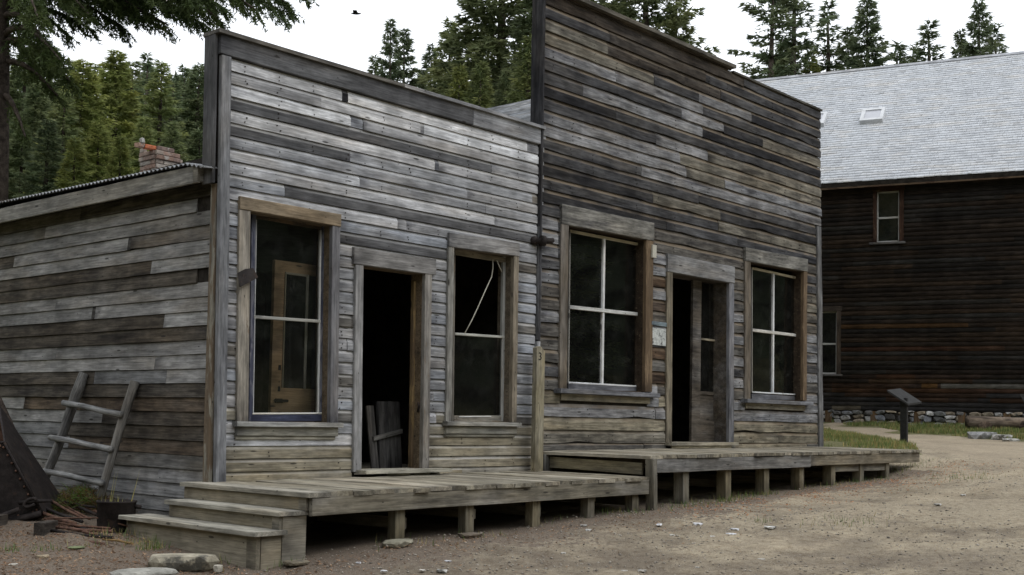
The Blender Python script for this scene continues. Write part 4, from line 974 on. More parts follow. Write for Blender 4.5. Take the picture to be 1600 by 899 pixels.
GV = np.stack([GXX, GYY, GZ], -1).reshape(-1, 3); GM = mask.reshape(-1, 4)
cen = GV[quads].mean(1); isp = in_poly(cen[:, 0], cen[:, 1], PATH)
def ground_mat(name, path):
    b = NB(name); at = b.n('ShaderNodeAttribute', attribute_name='tone').outputs['Color']
    sp = b.n('ShaderNodeSeparateColor', {0: at}); tc = b.n('ShaderNodeTexCoord').outputs['Object']
    n1 = b.noise(tc, 1.1, 6, .65); n2 = b.noise(tc, 14, 6, .7); n3 = b.noise(tc, 75, 4, .7)
    d = b.mix(b.rng(b.math('ADD', b.math('MULTIPLY', n1, .7), b.math('MULTIPLY', sp.outputs[2], .35)), .35, .75, 0, 1), (.170, .143, .109, 1), (.33, .284, .208, 1))
    n0 = b.noise(b.vscale(tc, (.32, 1.1, 1)), 1., 5, .6); n5 = b.noise(b.vadd(tc, (7, 3, 1)), .55, 4, .6)
    d = b.mix(b.rng(n0, .45, .66, 0, .7), d, b.mix(1., d, (1.28, 1.27, 1.25, 1), 'MULTIPLY'))
    d = b.mix(b.rng(n5, .5, .68, 0, .8), d, b.mix(1., d, (.70, .68, .66, 1), 'MULTIPLY'))
    d = b.mix(b.rng(n2, .42, .66, 0, .8), d, b.mix(1., d, (.62, .58, .54, 1), 'MULTIPLY'))
    d = b.mix(b.rng(n3, .53, .66, 0, .8), d, b.mix(1., d, (1.55, 1.54, 1.52, 1), 'MULTIPLY'))
    d = b.mix(b.rng(n3, .34, .46, .7, 0), d, b.mix(1., d, (.6, .56, .52, 1), 'MULTIPLY'))
    vo = b.n('ShaderNodeTexVoronoi', {'Vector': tc, 'Scale': 46.}, feature='F1')
    pk = b.math('MULTIPLY', b.rng(vo.outputs[0], .20, .32, 1, 0), b.rng(b.n('ShaderNodeSeparateColor', {0: vo.outputs[1]}).outputs[0], .80, .83, 0, 1))
    pc = b.mix(b.n('ShaderNodeSeparateColor', {0: vo.outputs[1]}).outputs[1], (.16, .13, .10, 1), (.42, .40, .36, 1))
    d = b.mix(pk, d, pc)
    if not path:
        lt = b.mix(b.rng(n3, .4, .62, 0, 1), (.105, .084, .066, 1), (.19, .152, .12, 1))
        d = b.mix(b.rng(b.math('ADD', sp.outputs[1], b.math('MULTIPLY', b.math('SUBTRACT', n2, .5), 1.1)), .35, .62, 0, .85), d, lt)
        gr = b.mix(b.rng(n2, .4, .65, 0, 1), (.085, .095, .04, 1), (.17, .15, .075, 1))
        d = b.mix(b.rng(b.math('ADD', sp.outputs[0], b.math('MULTIPLY', b.math('SUBTRACT', n2, .5), .8)), .4, .62, 0, .95), d, gr)
    else: d = b.mix(.35, d, (.31, .255, .185, 1))
    h = b.math('ADD', b.math('ADD', b.math('MULTIPLY', n2, 1.), b.math('MULTIPLY', n3, .5)), b.math('MULTIPLY', pk, .5))
    return b.bsdf(d, .95, .1, h, .7, .025)
def sub(name, sel, mat):
    q = quads[sel]; u, inv = np.unique(q, return_inverse=True)
    o = link(name, bigmesh(name, GV[u], inv.reshape(-1, 4), mat, GM[u], True)); o['kind'] = 'structure'; return o
sub('ground', ~isp, ground_mat('dirt_ground', False)); sub('path', isp, ground_mat('dirt_path', True))
def surf(x, y): return ground_h(x, y)+noise2(x, y, .9, 1)*.035+noise2(x, y, 3.3, 2)*.014+noise2(x, y, 9., 3)*.008

# loose bits on the ground: gravel, needle litter, grass, leaf scraps
def bits(name, X, Y, size, mat, tint, flat=.6):
    n = len(X); Z = surf(X, Y); base = np.array([(1,0,0),(0,1,0),(-1,0,0),(0,-1,0),(0,0,1.),(0,0,-.5)])
    f = np.array([(0,1,4),(1,2,4),(2,3,4),(3,0,4),(1,0,5),(2,1,5),(3,2,5),(0,3,5)])
    a = RNG.uniform(0, 6.28, n); ca, sa = np.cos(a), np.sin(a)
    sc = size[:, None]*RNG.uniform(.6, 1.3, (n, 3)); sc[:, 2] *= flat
    v = base[None]*sc[:, None, :]*RNG.uniform(.75, 1.25, (n, 6, 1))
    x = v[..., 0]*ca[:, None]-v[..., 1]*sa[:, None]; y = v[..., 0]*sa[:, None]+v[..., 1]*ca[:, None]
    V = np.stack([x+X[:, None], y+Y[:, None], v[..., 2]+Z[:, None]+sc[:, 2:3]*.2], -1).reshape(-1, 3)
    F = (f[None]+6*np.arange(n)[:, None, None]).reshape(-1, 3)
    return tag(link(name, bigmesh(name, V, F, mat, np.repeat(tint, 6, 0))), kind='stuff')
def tri_blades(name, P, D, Wd, mat, tint, parent=None, M=None, color=None):
    """one tapered triangle per blade: base P, tip P+D, half width vector Wd"""
    n = len(P); V = np.stack([P-Wd, P+Wd, P+D], 1).reshape(-1, 3)
    return link(name, bigmesh(name, V, np.arange(3*n).reshape(-1, 3), mat, np.repeat(tint, 3, 0)), parent, M, color)
ng = 15000
gxr = np.where(RNG.random(ng*2) < .5, RNG.uniform(-3.5, 6, ng*2), RNG.uniform(-3.5, 14, ng*2)); gyr = RNG.uniform(-7, -1.5, ng*2)
k = noise2(gxr, gyr, .8, 5) > -.25; gxr, gyr = gxr[k][:ng], gyr[k][:ng]
sz = .004+.014*RNG.random(len(gxr))**3.2
tc_ = RNG.uniform(.5, 1.3, (len(gxr), 1))*np.array([[1, .97, .93]])
bits('gravel', gxr, gyr, sz, M_GRAVEL, tc_)
def scatter_lit(n):
    xs = []; ys = []
    x = RNG.uniform(-4, 13, n*4); y = RNG.uniform(-6, 1.8, n*4)
    l = np.where(y > -1.75, 0, np.exp(-np.clip(-(y+1.75), 0, 9)/.5))
    l = np.where(x < -.75, np.maximum(l, .8*np.exp(np.clip(y+1.2, -9, 0)/1.2)), l)
    l = l*(1+1.4*noise2(x, y, 1.6, 9))
    k = RNG.random(len(x)) < l; return x[k][:n], y[k][:n]
lx, ly = scatter_lit(42000); n = len(lx); lz = surf(lx, ly)+.004
a = RNG.uniform(0, 6.28, n); L = .007+.03*RNG.random(n)**2
D = np.stack([np.cos(a)*L, np.sin(a)*L, RNG.uniform(-.15, .5, n)*L], -1); Wv = np.stack([-np.sin(a), np.cos(a), RNG.uniform(-.6, .6, n)], -1)*(L*.22)[:, None]
ob = (lx > 4.2) & (ly < -1.9) & (ly > -2.9)
lt_ = RNG.uniform(.5, 1.7, (n, 1))*np.array([[1, .9, .8]]); lt_[ob] *= np.array([1.5, 1.05, .75])
tag(tri_blades('needle_litter', np.stack([lx, ly, lz], -1), D, Wv, M_LITTER, lt_), kind='stuff')
nl = 9000; lx2, ly2 = RNG.uniform(-4, -.1, nl), RNG.uniform(-4, 1.6, nl)
kk = (noise2(lx2, ly2, 2.2, 12) > -.2) & ((ly2 < 0) | (lx2 < -.75)) & ~((lx2 > -.7) & (ly2 > -1.6)); lx2, ly2 = lx2[kk], ly2[kk]; n = len(lx2)
a = RNG.uniform(0, 6.28, n); L = .012+.03*RNG.random(n)**2
D = np.stack([np.cos(a)*L, np.sin(a)*L, RNG.uniform(-.1, .5, n)*L], -1); Wv = np.stack([-np.sin(a), np.cos(a), RNG.uniform(-.6, .6, n)], -1)*(L*.3)[:, None]
tag(tri_blades('leaf_scraps', np.stack([lx2, ly2, surf(lx2, ly2)+.003], -1), D, Wv, M_LITTER, RNG.uniform(.3, 1.3, (n, 1))*np.array([[1, .85, .75]])), kind='stuff')
def grass(name, X, Y, hgt, mat=M_GRASS, tint=None, lean=.35, kind='stuff', wd=.0045, zoff=0.):
    n = len(X); Z = surf(X, Y)-.01+zoff; a = RNG.uniform(0, 6.28, n); H = hgt*RNG.uniform(.5, 1.25, n); l = RNG.uniform(.05, lean, n)*H
    D = np.stack([np.cos(a)*l, np.sin(a)*l, H], -1); w_ = np.stack([-np.sin(a), np.cos(a), 0*a], -1)*(wd*(1+H*2))[:, None]
    t = RNG.uniform(.55, 1.35, (n, 1))*np.array([[1, 1, 1]]) if tint is None else tint
    return tag(tri_blades(name, np.stack([X, Y, Z], -1), D, w_, mat, t), kind=kind)
def fill(poly, n, dens=None):
    xs = [p[0] for p in poly]; ys = [p[1] for p in poly]
    x = RNG.uniform(min(xs), max(xs), n*6); y = RNG.uniform(min(ys), max(ys), n*6); k = in_poly(x, y, poly)
    k &= noise2(x, y, 1.2, 4) > (-.2 if dens is None else dens)
    return x[k][:n], y[k][:n]
x, y = fill(MOUND, 9000); straw = (RNG.random((len(x), 1)) < .35)
grass('grass', x, y, .10, tint=np.where(straw, np.array([[1.9, 1.35, 1.2]]), np.array([[1.0, 1.1, .85]]))*RNG.uniform(.6, 1.25, (len(x), 1)), wd=.007)
bk = gpoly([(1284, 653), (1284, 658), (1330, 665), (1450, 678), (1600, 690), (1680, 697), (1680, 672), (1450, 664), (1330, 657)])
x, y = fill(bk, 14000); straw = (RNG.random((len(x), 1)) < .3)
grass('grass', x, y, .12, tint=np.where(straw, np.array([[1.7, 1.3, 1.2]]), np.array([[.95, 1.05, .8]]))*RNG.uniform(.6, 1.25, (len(x), 1)), wd=.011)
tx, ty = [], []
def tuft(px, py, n, r, P=None):
    p = P if P is not None else Gp(px, py); n = int(n*.7); tx.extend(p[0]+RNG.normal(0, r, n)); ty.extend(p[1]+RNG.normal(0, r*.6, n))
for (px, py, n, r) in [(237, 858, 130, .07), (225, 850, 60, .08), (335, 880, 70, .12), (440, 880, 50, .1), (1135, 783, 90, .10), (1150, 778, 130, .18), (1190, 770, 150, .16), (1108, 785, 60, .2), (1075, 790, 70, .22), (1060, 793, 50, .3), (1250, 763, 60, .16), (1300, 757, 70, .2), (1345, 753, 60, .2), (1385, 745, 60, .2), (1425, 728, 80, .2), (1440, 722, 60, .25),
    (1395, 735, 60, .15), (945, 800, 60, .12), (990, 800, 40, .12), (640, 850, 40, .2), (70, 860, 60, .1), (1320, 818, 120, .28), (1195, 815, 40, .1), (1500, 745, 120, .35), (1530, 748, 60, .3), (175, 838, 60, .12), (230, 838, 60, .1), (1412, 693, 260, .12), (150, 852, 30, .1), (15, 860, 80, .12), (860, 812, 30, .15), (750, 838, 30, .2)]:
    tuft(px, py, n, r)
tx, ty = np.array(tx), np.array(ty); straw = RNG.random((len(tx), 1)) < .4
g_ = grass('grass_tufts', tx, ty, .075, tint=np.where(straw, np.array([[1.7, 1.3, 1.2]]), np.array([[.65, .9, .55]]))*RNG.uniform(.6, 1.2, (len(tx), 1)), lean=.7, wd=.003)

# ================================================================== THINGS ABOUT THE YARD
# pole ladder
def on_line(a, b, py):
    lo, hi = 0., 1.
    for _ in range(40):
        m_ = (lo+hi)/2; y = proj(np.array(a)*(1-m_)+np.array(b)*m_)[1]
        if y > py: lo = m_
        else: hi = m_
    return Vector(np.array(a)*(1-m_)+np.array(b)*m_)
def wall_foot(px, py):                                   # ladder feet stand about 0.3 m off the wall
    p = Xp(px, py, -.30); return p
fR, fL = wall_foot(152, 796), wall_foot(62, 768); tR, tL = Xp(211, 596, -.05), Xp(131, 583, -.05)
lad = thing('pole_ladder', 'rough pole ladder with three rungs leaning on the board wall of the grey store', 'ladder', tuple((Vector(fR)+Vector(fL))/2))
pol = lambda: tone((132, 130, 126), .06)
def bend(a, b, k, n=7, s=1):
    a, b = Vector(a), Vector(b); return [a.lerp(b, i/(n-1))+Vector((0, math.sin(math.pi*i/(n-1))*k*s, math.sin(i*2.1)*.004)) for i in range(n)]
fRg = Vector(fR); fRg.z = gh(fR[0], fR[1])-.03 if abs(gh(fR[0], fR[1])-fR[2]) < .25 else fR[2]
tube('rail', lad, bend(fR, tR, .02), [.040, .041, .041, .042, .043, .044, .047], M_POLE, pol(), 10, .12)
tube('rail', lad, bend(fL, tL, -.03), [.046, .046, .047, .048, .052, .058, .05], M_POLE, pol(), 10, .15)
for (ya, yb, ex1, ex2) in [(631, 648, .08, .02), (685, 702, .09, .02), (736, 754, .05, .05)]:
    A, B = on_line(fL, tL, ya), on_line(fR, tR, yb); off = Vector((-.055, 0, .0)); d = (B-A).normalized()
    tube('rung', lad, [A+off-d*ex1, A.lerp(B, .33)+off+Vector((-.01, 0, .01)), A.lerp(B, .66)+off, B+off+d*ex2], [.030, .029, .031, .033], M_POLE, tone((150, 150, 148), .05), 9, .12)
# rusty bucket with weeds
pb = Vector(Gp(181, 826)); 
bk_ = thing('rusty_bucket', 'rusty iron bucket with dry weeds growing in it, beside the plank steps', 'bucket', tuple(pb))
rb, hb = .168, .27
prof = [(rb*.93, 0), (rb*.97, .02), (rb, hb-.02), (rb+.008, hb-.015), (rb+.008, hb), (rb-.008, hb), (rb-.012, hb-.1), (rb*.9, .14), (0.001, .13)]
vs, fs = [], []; sg = 28
for i, (r, z) in enumerate(prof):
    for j in range(sg):
        t = 6.2832*j/sg; q = 1+.02*math.sin(2*t+1); vs.append((r*q*math.cos(t), r*math.sin(t), z-.02))
for i in range(len(prof)-1):
    for j in range(sg): fs.append((i*sg+j, i*sg+(j+1) % sg, (i+1)*sg+(j+1) % sg, (i+1)*sg+j))
link('body', mesh('body', vs, fs, M_RUST, True), bk_, Matrix.Translation(pb))
lug = Vector((RT0[0], RT0[1], 0)); tube('lug', bk_, [pb+lug*rb+Z3*.20, pb+lug*(rb+.05)+Z3*.195], .02, M_RUST, seg=8)
n = 40; a = RNG.uniform(0, 6.28, n); r = RNG.uniform(0, .14, n); P_ = np.stack([pb.x+r*np.cos(a), pb.y+r*np.sin(a), np.full(n, pb.z+.12)], -1)
D_ = np.stack([RNG.normal(0, .03, n), RNG.normal(0, .03, n), RNG.uniform(.1, .2, n)], -1); D_[:4, 2] = .42; D_[:4, :2] += np.array([lug.x, lug.y])*.06
Wq = np.stack([RNG.normal(0, .004, n), RNG.normal(0, .004, n), 0*a], -1)
tag(tri_blades('weeds', P_, D_, Wq, M_GRASS, RNG.uniform(.8, 1.8, (n, 1))*np.array([[1.3, 1.1, .9]]), bk_), kind='stuff')
# heap of iron bars
rods = [((60, 803), (128, 826), .015, .10, .08), ((72, 797), (128, 822), .013, .14, .09), ((62, 810), (118, 826), .018, .08, .06), ((90, 789), (150, 813), .015, .11, .07), ((84, 793), (140, 818), .012, .10, .06),
        ((76, 828), (175, 836), .016, .05, .05), ((80, 832), (176, 842), .015, .035, .03), ((86, 836), (162, 851), .017, .02, .02), ((78, 824), (172, 833), .012, .07, .06), ((66, 806), (136, 830), .016, .05, .03), ((96, 786), (154, 808), .012, .09, .06), ((70, 814), (150, 838), .014, .04, .03), ((100, 800), (148, 806), .013, .12, .10)]
rl = ['first', 'second']
for i, (a, b, r, h0, h1) in enumerate(rods):
    A, B = Vector(Gp(*a)), Vector(Gp(*b)); A.z += h0-.02; B.z += h1-.02
    o = tube('iron_bar', None, [A, A.lerp(B, .5)+Vector((0, 0, -.01)), B], r, M_RUST2 if i % 3 else M_RUST, None, 6)
    tag(o, 'rusty iron bar lying in the heap between the ore skip and the bucket', 'bar', 'rusty bars in the heap')
A, B = [Gp(*p) for p in [(74, 826), (210, 834)]]; mid_ = Gp(150, 827)
tag(tube('bent_rod', None, [Vector(A)+Z3*.09, Vector(mid_)+Z3*.10, Vector(B)+Z3*.05], .008, M_RUST2, None, 6), 'long thin orange-brown rod lying on top of the rusty bars', 'rod')
A, B = [Vector(Gp(*p))+Z3*.015 for p in [(160, 846), (208, 853)]]
tag(tube('dry_stick', None, [A, A.lerp(B, .5)+Z3*.01, B], .009, M_POLE, tone((150, 124, 84)), 6), 'yellowish dry stick on the ground in front of the rusty bars', 'stick')
# brush heap at the foot of the ladder
P_, D_, T_ = [], [], []
for i in range(2600):
    s = random.random(); px = 85+115*s+random.gauss(0, 8); py = 795+random.uniform(-8, 10); q = Gp(px, py)
    hm = .20*math.exp(-((px-125)/45)**2)*random.random()
    P_.append((q[0], q[1], q[2]+hm)); d_ = Vector((random.gauss(0, 1), random.gauss(0, 1), random.gauss(.25, .6))).normalized()*random.uniform(.05, .16); D_.append(tuple(d_))
    gq = random.random() < (.22 if px < 135 else .05); T_.append((.75, 1.1, .5) if gq else tuple(random.uniform(.35, 1)*c for c in (1.2, .8, .65)))
P_, D_, T_ = map(np.array, (P_, D_, T_)); W_ = np.cross(D_, RNG.normal(0, 1, D_.shape)); W_ = W_/np.linalg.norm(W_, axis=1)[:, None]*.0035
tag(tri_blades('brush', P_, D_, W_, M_GRASS, T_*.75), kind='stuff')
# iron ore skip at the left edge
dep = float((Gp(60, 812)-CAM) @ FW)
U = Vector(RT0); Vv = Vector((FW[0], FW[1], 0)).normalized()
FBR = Vector(Dp(66, 802, dep)); FTR = Vector(Dp(8, 692, dep)); FBL = Vector(Dp(0, 818, dep))
skip = thing('ore_skip', 'dark rusted iron ore skip with sloping side resting on timber at the left edge', 'ore skip', (FBR.x, FBR.y, gh(FBR.x, FBR.y)))
sl_ = (FBL-FBR).normalized(); Lw = 1.25
FBLx = FBR+sl_*Lw; FTLx = FTR-U*.62
bk = Vv*.62+Z3*.04
BBR, BTR, BBL, BTL = FBR+bk-U*.02, Vector(Dp(-2, 634, dep+.55)), FBLx+bk, Vector(Dp(-2, 634, dep+.55))-U*.6
def plate(vs, t):
    n = (vs[1]-vs[0]).cross(vs[3]-vs[0]).normalized()*t; k = len(vs)
    return vs+[v+n for v in vs], [tuple(range(k)), tuple(range(2*k-1, k-1, -1))]+[(i, i+k, (i+1) % k+k, (i+1) % k) for i in range(k)]
def pl_obj(nm, par, vs, t, mat):
    c = vs[0]; v, f = plate([q-c for q in vs], t); return link(nm, mesh(nm, v, f, mat), par, Matrix.Translation(c))
pl_obj('front_plate', skip, [FBLx, FBR, FTR, FTLx], -.012, M_RUST)
pl_obj('side_plate', skip, [FBR, BBR, BTR, FTR], .012, M_RUST)
pl_obj('back_plate', skip, [BBL, BBR, BTR, BTL], .012, M_RUST2)
pl_obj('bottom_plate', skip, [FBLx, FBR, BBR, BBL], .012, M_RUST)
rvv, rvf = [], []
for a_, b_ in ((FBR, FTR), (FBLx, FBR), (FTLx, FTR)):
    nrm = (FBR-FBLx).cross(FTR-FBR).normalized(); nrm = -nrm if nrm.dot(Vv) > 0 else nrm; ins = ((FBLx+FTR)/2-(a_+b_)/2).normalized()*.03
    for k_ in range(9):
        c_ = a_.lerp(b_, (k_+.5)/9)+ins; v2, f2 = tube_geo([c_+nrm*.010, c_+nrm*.020], [.013, .008], 7); o = len(rvv); rvv += v2; rvf += [tuple(q+o for q in f) for f in f2]
tag(link('rivets', mesh('rivets', rvv, rvf, M_RUST2, True), skip), kind='stuff')
tube('rim', skip, [FTLx, FTR, BTR, BTL], .016, M_RUST, seg=8)
tube('edge_bead', skip, [FBR-Vv*.012, FTR-Vv*.012], .012, M_RUST, seg=8)
hb_ = Vector(Dp(47, 786, dep-.06)); ha_ = Vector(Dp(0, 808, dep-.10))
tube('draw_bar', skip, [ha_-U*.4+Z3*-.1, ha_, Vector(Dp(30, 796, dep-.08))], [.028, .028, .024], M_RUST, seg=8)
ring = [hb_+U*(.055*math.cos(t))+Z3*(.035*math.sin(t)+.02*math.cos(t))-Vv*.0 for t in np.linspace(0, 5.6, 16)]
tube('hook', skip, ring, .016, M_RUST, seg=8)
tube('hook_arm', skip, [Vector(Dp(30, 786, dep-.05)), Vector(Dp(60, 783, dep-.05)), Vector(Dp(82, 783, dep-.03))], [.02, .018, .012], M_RUST, seg=8)
tube('lower_rail', skip, [FBLx-Vv*.03, FBR-Vv*.03+U*.0], [.03, .03], M_RUST, seg=8)
pk_ = Vector(Gp(62, 838)); 
blk = tag(bar('timber_block', None, pk_+Vv*.06+Z3*.045-U*.03, pk_+Vv*.36+Z3*.045-U*.03, .095, .12, tone((78, 72, 66)), M_ROUGH), 'short dark timber block under the corner of the ore skip', 'timber')
pk_ = Vector(Gp(-40, 832))
tag(bar('timber_block', None, pk_+Z3*.05, pk_+Vv*.5+Z3*.05, .16, .14, tone((74, 68, 62)), M_ROUGH), 'dark timber block under the ore skip at the very edge of the view', 'timber')
pA = Vector(Dp(56, 760, dep+.75)); pB = Vector(Dp(-12, 608, dep+.95))
pf_ = pA+(pA-pB).normalized()*max(0, (pA.z-gh(pA.x, pA.y)+.03)/max(.2, (pB-pA).normalized().z))
tag(tube('leaning_pole', None, [pf_, pA.lerp(pB, .5), pB], [.05, .05, .045], M_BARK, None, 10, .2), 'dark bark-covered pole leaning behind the ore skip', 'pole')
# stones and slabs
rock(287, 885, .27, .15, .11, 31, 'thick pale stone block in front of the lowest step', col=(150, 144, 128), flat=.35, name='stone_block', rot=-.55, rough=.2)
rock(225, 899, .24, .17, .05, 32, 'flat stone slab half cut by the bottom edge, left of the stone block', col=(150, 148, 140), name='stone_slab', rot=-.4, rough=.22)
rock(341, 891, .035, .03, .05, 33, 'small white stone at the right end of the stone block', col=(196, 190, 176), name='stone')
rock(462, 881, .11, .07, .03, 34, 'flat grey stone against the corner of the lowest step', col=(122, 114, 98), name='stone')
rock(67, 872, .05, .035, .03, 35, 'buff stone on the needle litter at the lower left', col=(160, 146, 124), name='stone')
rock(120, 857, .07, .05, .02, 36, 'mossy flat stone in front of the rusty bars', col=(120, 128, 96), name='stone')
rock(21, 884, .035, .03, .02, 37, 'pale stone nearest the bottom left corner', col=(178, 172, 162), name='stone')
rock(1203, 825, .075, .05, .022, 38, 'largest white stone on the bare street, right of the white chips', col=(215, 214, 210), name='white_stone')
for i, (px, py, s) in enumerate([(1148, 828, .05), (1142, 836, .055), (1132, 841, .03), (1113, 839, .03), (1030, 821, .04), (1050, 837, .035), (1090, 820, .06), (1127, 815, .035), (1140, 797, .04), (1190, 875, .035), (1004, 893, .04), (975, 893, .03), (1465, 789, .05), (1505, 774, .04), (1090, 887, .02), (1150, 882, .02), (700, 878, .035), (690, 893, .05), (660, 892, .03), (800, 893, .035), (880, 865, .03), (912, 822, .04), (919, 829, .04), (1031, 819, .03), (850, 802, .03), (560, 880, .025), (600, 893, .03)]):
    rock(px, py, s, s*.75, s*.38, 50+i, 'small white stone chip lying on the bare dirt street', 'white chips on the street', col=random.choice([(205, 203, 198), (190, 186, 178), (215, 216, 220)]), name='stone_chip', cat='stone', sub=1, rot=random.uniform(0, 3))
rock(1535, 685, .46, .3, .20, 81, 'largest grey boulder on the grass below the log bench', col=(150, 150, 150), name='boulder')
rock(1565, 687, .34, .22, .15, 82, 'middle pale boulder on the grass below the log bench', col=(176, 174, 170), name='boulder')
rock(1579, 690, .34, .15, .09, 83, 'flattest boulder on the grass, nearest the right edge', col=(180, 178, 172), name='boulder')
for i in range(14):
    px, py = 1428+random.gauss(20, 22), 663+random.uniform(0, 4)
    rock(px, py, .13, .1, .09, 90+i, 'fallen grey foundation stone on the grass below the barn wall', 'fallen stones below the barn', col=(140, 140, 142), name='fallen_stone', sub=1)
# leaning panel inside the doorway
pl0 = Vector(Yp(577, 727, .45)); fz = 0.0
y_ = .45
pan = thing('board_panel', 'dark panel of old boards with a slanted top leaning inside the open doorway', 'panel', (float(Yp(605, 725, y_)[0]), y_, .0))
xs_ = [float(Yp(px, 700, y_)[0]) for px in (580, 592, 609, 628)]
tops = [float(Yp(586, 634, y_)[2]), float(Yp(600, 628, y_)[2]), float(Yp(620, 628, y_)[2])]
for i in range(3):
    plank('board', pan, (xs_[i+1]-.003, y_, .005), Vector((.0+(-.06 if i == 0 else 0), .10, 1)), -X3, tops[i], xs_[i+1]-xs_[i]-.006, .025, tone((92, 90, 88), .12, 0, .8), M_ROUGH)
p, q = Vector(Yp(583, 686, y_-.0)), Vector(Yp(628, 674, y_-.0))
bar('cleat', pan, p+Vector((0, .0, 0)), q+Vector((0, .0, 0)), .03, .05, tone((110, 108, 104)), M_ROUGH)
# sign boards by the path
def sign_panel(par, c):
    t = Vector((0, 0, -.035)); vs = [v-c[0] for v in c]+[v-c[0]+t for v in c]
    return link('panel', mesh('panel', vs, [(0, 1, 2, 3), (7, 6, 5, 4)]+[(i, i+4, (i+1) % 4+4, (i+1) % 4) for i in range(4)], M_DARKMETAL), par, Matrix.Translation(c[0]))
sp_ = Vector(Gp(1412.5, 694)); ds = float((np.array(sp_)-CAM) @ FW)
sg1 = thing('info_sign', 'dark slanted information panel on a post beside the grassy bank by the path', 'sign', tuple(sp_))
tp = Vector(Dp(1412.5, 622, ds)); bar('post', sg1, sp_-Z3*.1, tp, .13, .06, None, M_DARKMETAL, X3)
sign_panel(sg1, [Vector(Dp(1386, 609.5, ds-.12)), Vector(Dp(1419, 631, ds-.12)), Vector(Dp(1440, 628, ds+.30)), Vector(Dp(1407, 607, ds+.30))])
sp2 = Vector(Gp(1622, 690)); ds2 = float((np.array(sp2)-CAM) @ FW)
sg2 = thing('info_sign', 'second information panel, only its pale corner showing at the right edge', 'sign', tuple(sp2))
bar('post', sg2, sp2-Z3*.1, Vector(Dp(1622, 632, ds2)), .13, .06, None, M_DARKMETAL, X3)
o = sign_panel(sg2, [Vector(Dp(1594, 616, ds2-.12)), Vector(Dp(1612, 648, ds2-.12)), Vector(Dp(1660, 648, ds2+.2)), Vector(Dp(1642, 616, ds2+.2))])
# log bench
lb = Vector(Gp(1540, 672)); dl = float((np.array(lb)-CAM) @ FW)
bench = thing('log_bench', 'long peeled log bench on short log blocks in front of the barn', 'bench', tuple(lb))
A, B = Vector(Dp(1511, 659, dl)), Vector(Dp(1690, 664, dl))
tube('log', bench, [A, A.lerp(B, .3), A.lerp(B, .7), B], [.17, .16, .155, .15], M_POLE, tone((120, 108, 96)), 12, .08)
for px in (1534, 1598, 1668):
    c = Vector(Dp(px, 668, dl)); c.z = gh(c.x, c.y)+.09
    tube('support', bench, [c-Vv*.3, c+Vv*.35], .15, M_POLE, tone((104, 90, 78)), 12, .08)
# the bird in the sky
bc = Vector(Dp(556, 21.5, 24)); bird = thing('bird', 'tiny dark bird flying in the white sky above the grey store', 'bird', tuple(bc))
tube('body', bird, [bc-U*.11-Z3*-.01, bc-U*.05, bc+U*.02, bc+U*.08, bc+U*.11], [.004, .018, .023, .015, .004], M_DARKMETAL, None, 10)
pl_obj('wing', bird, [bc-U*.05, bc+U*.05, bc+U*.03-Vv*.12+Z3*.03, bc-U*.05-Vv*.12+Z3*.03], .006, M_DARKMETAL)
pl_obj('wing', bird, [bc-U*.05, bc+U*.05, bc+U*.03+Vv*.12+Z3*.02, bc-U*.05+Vv*.12+Z3*.02], .006, M_DARKMETAL)

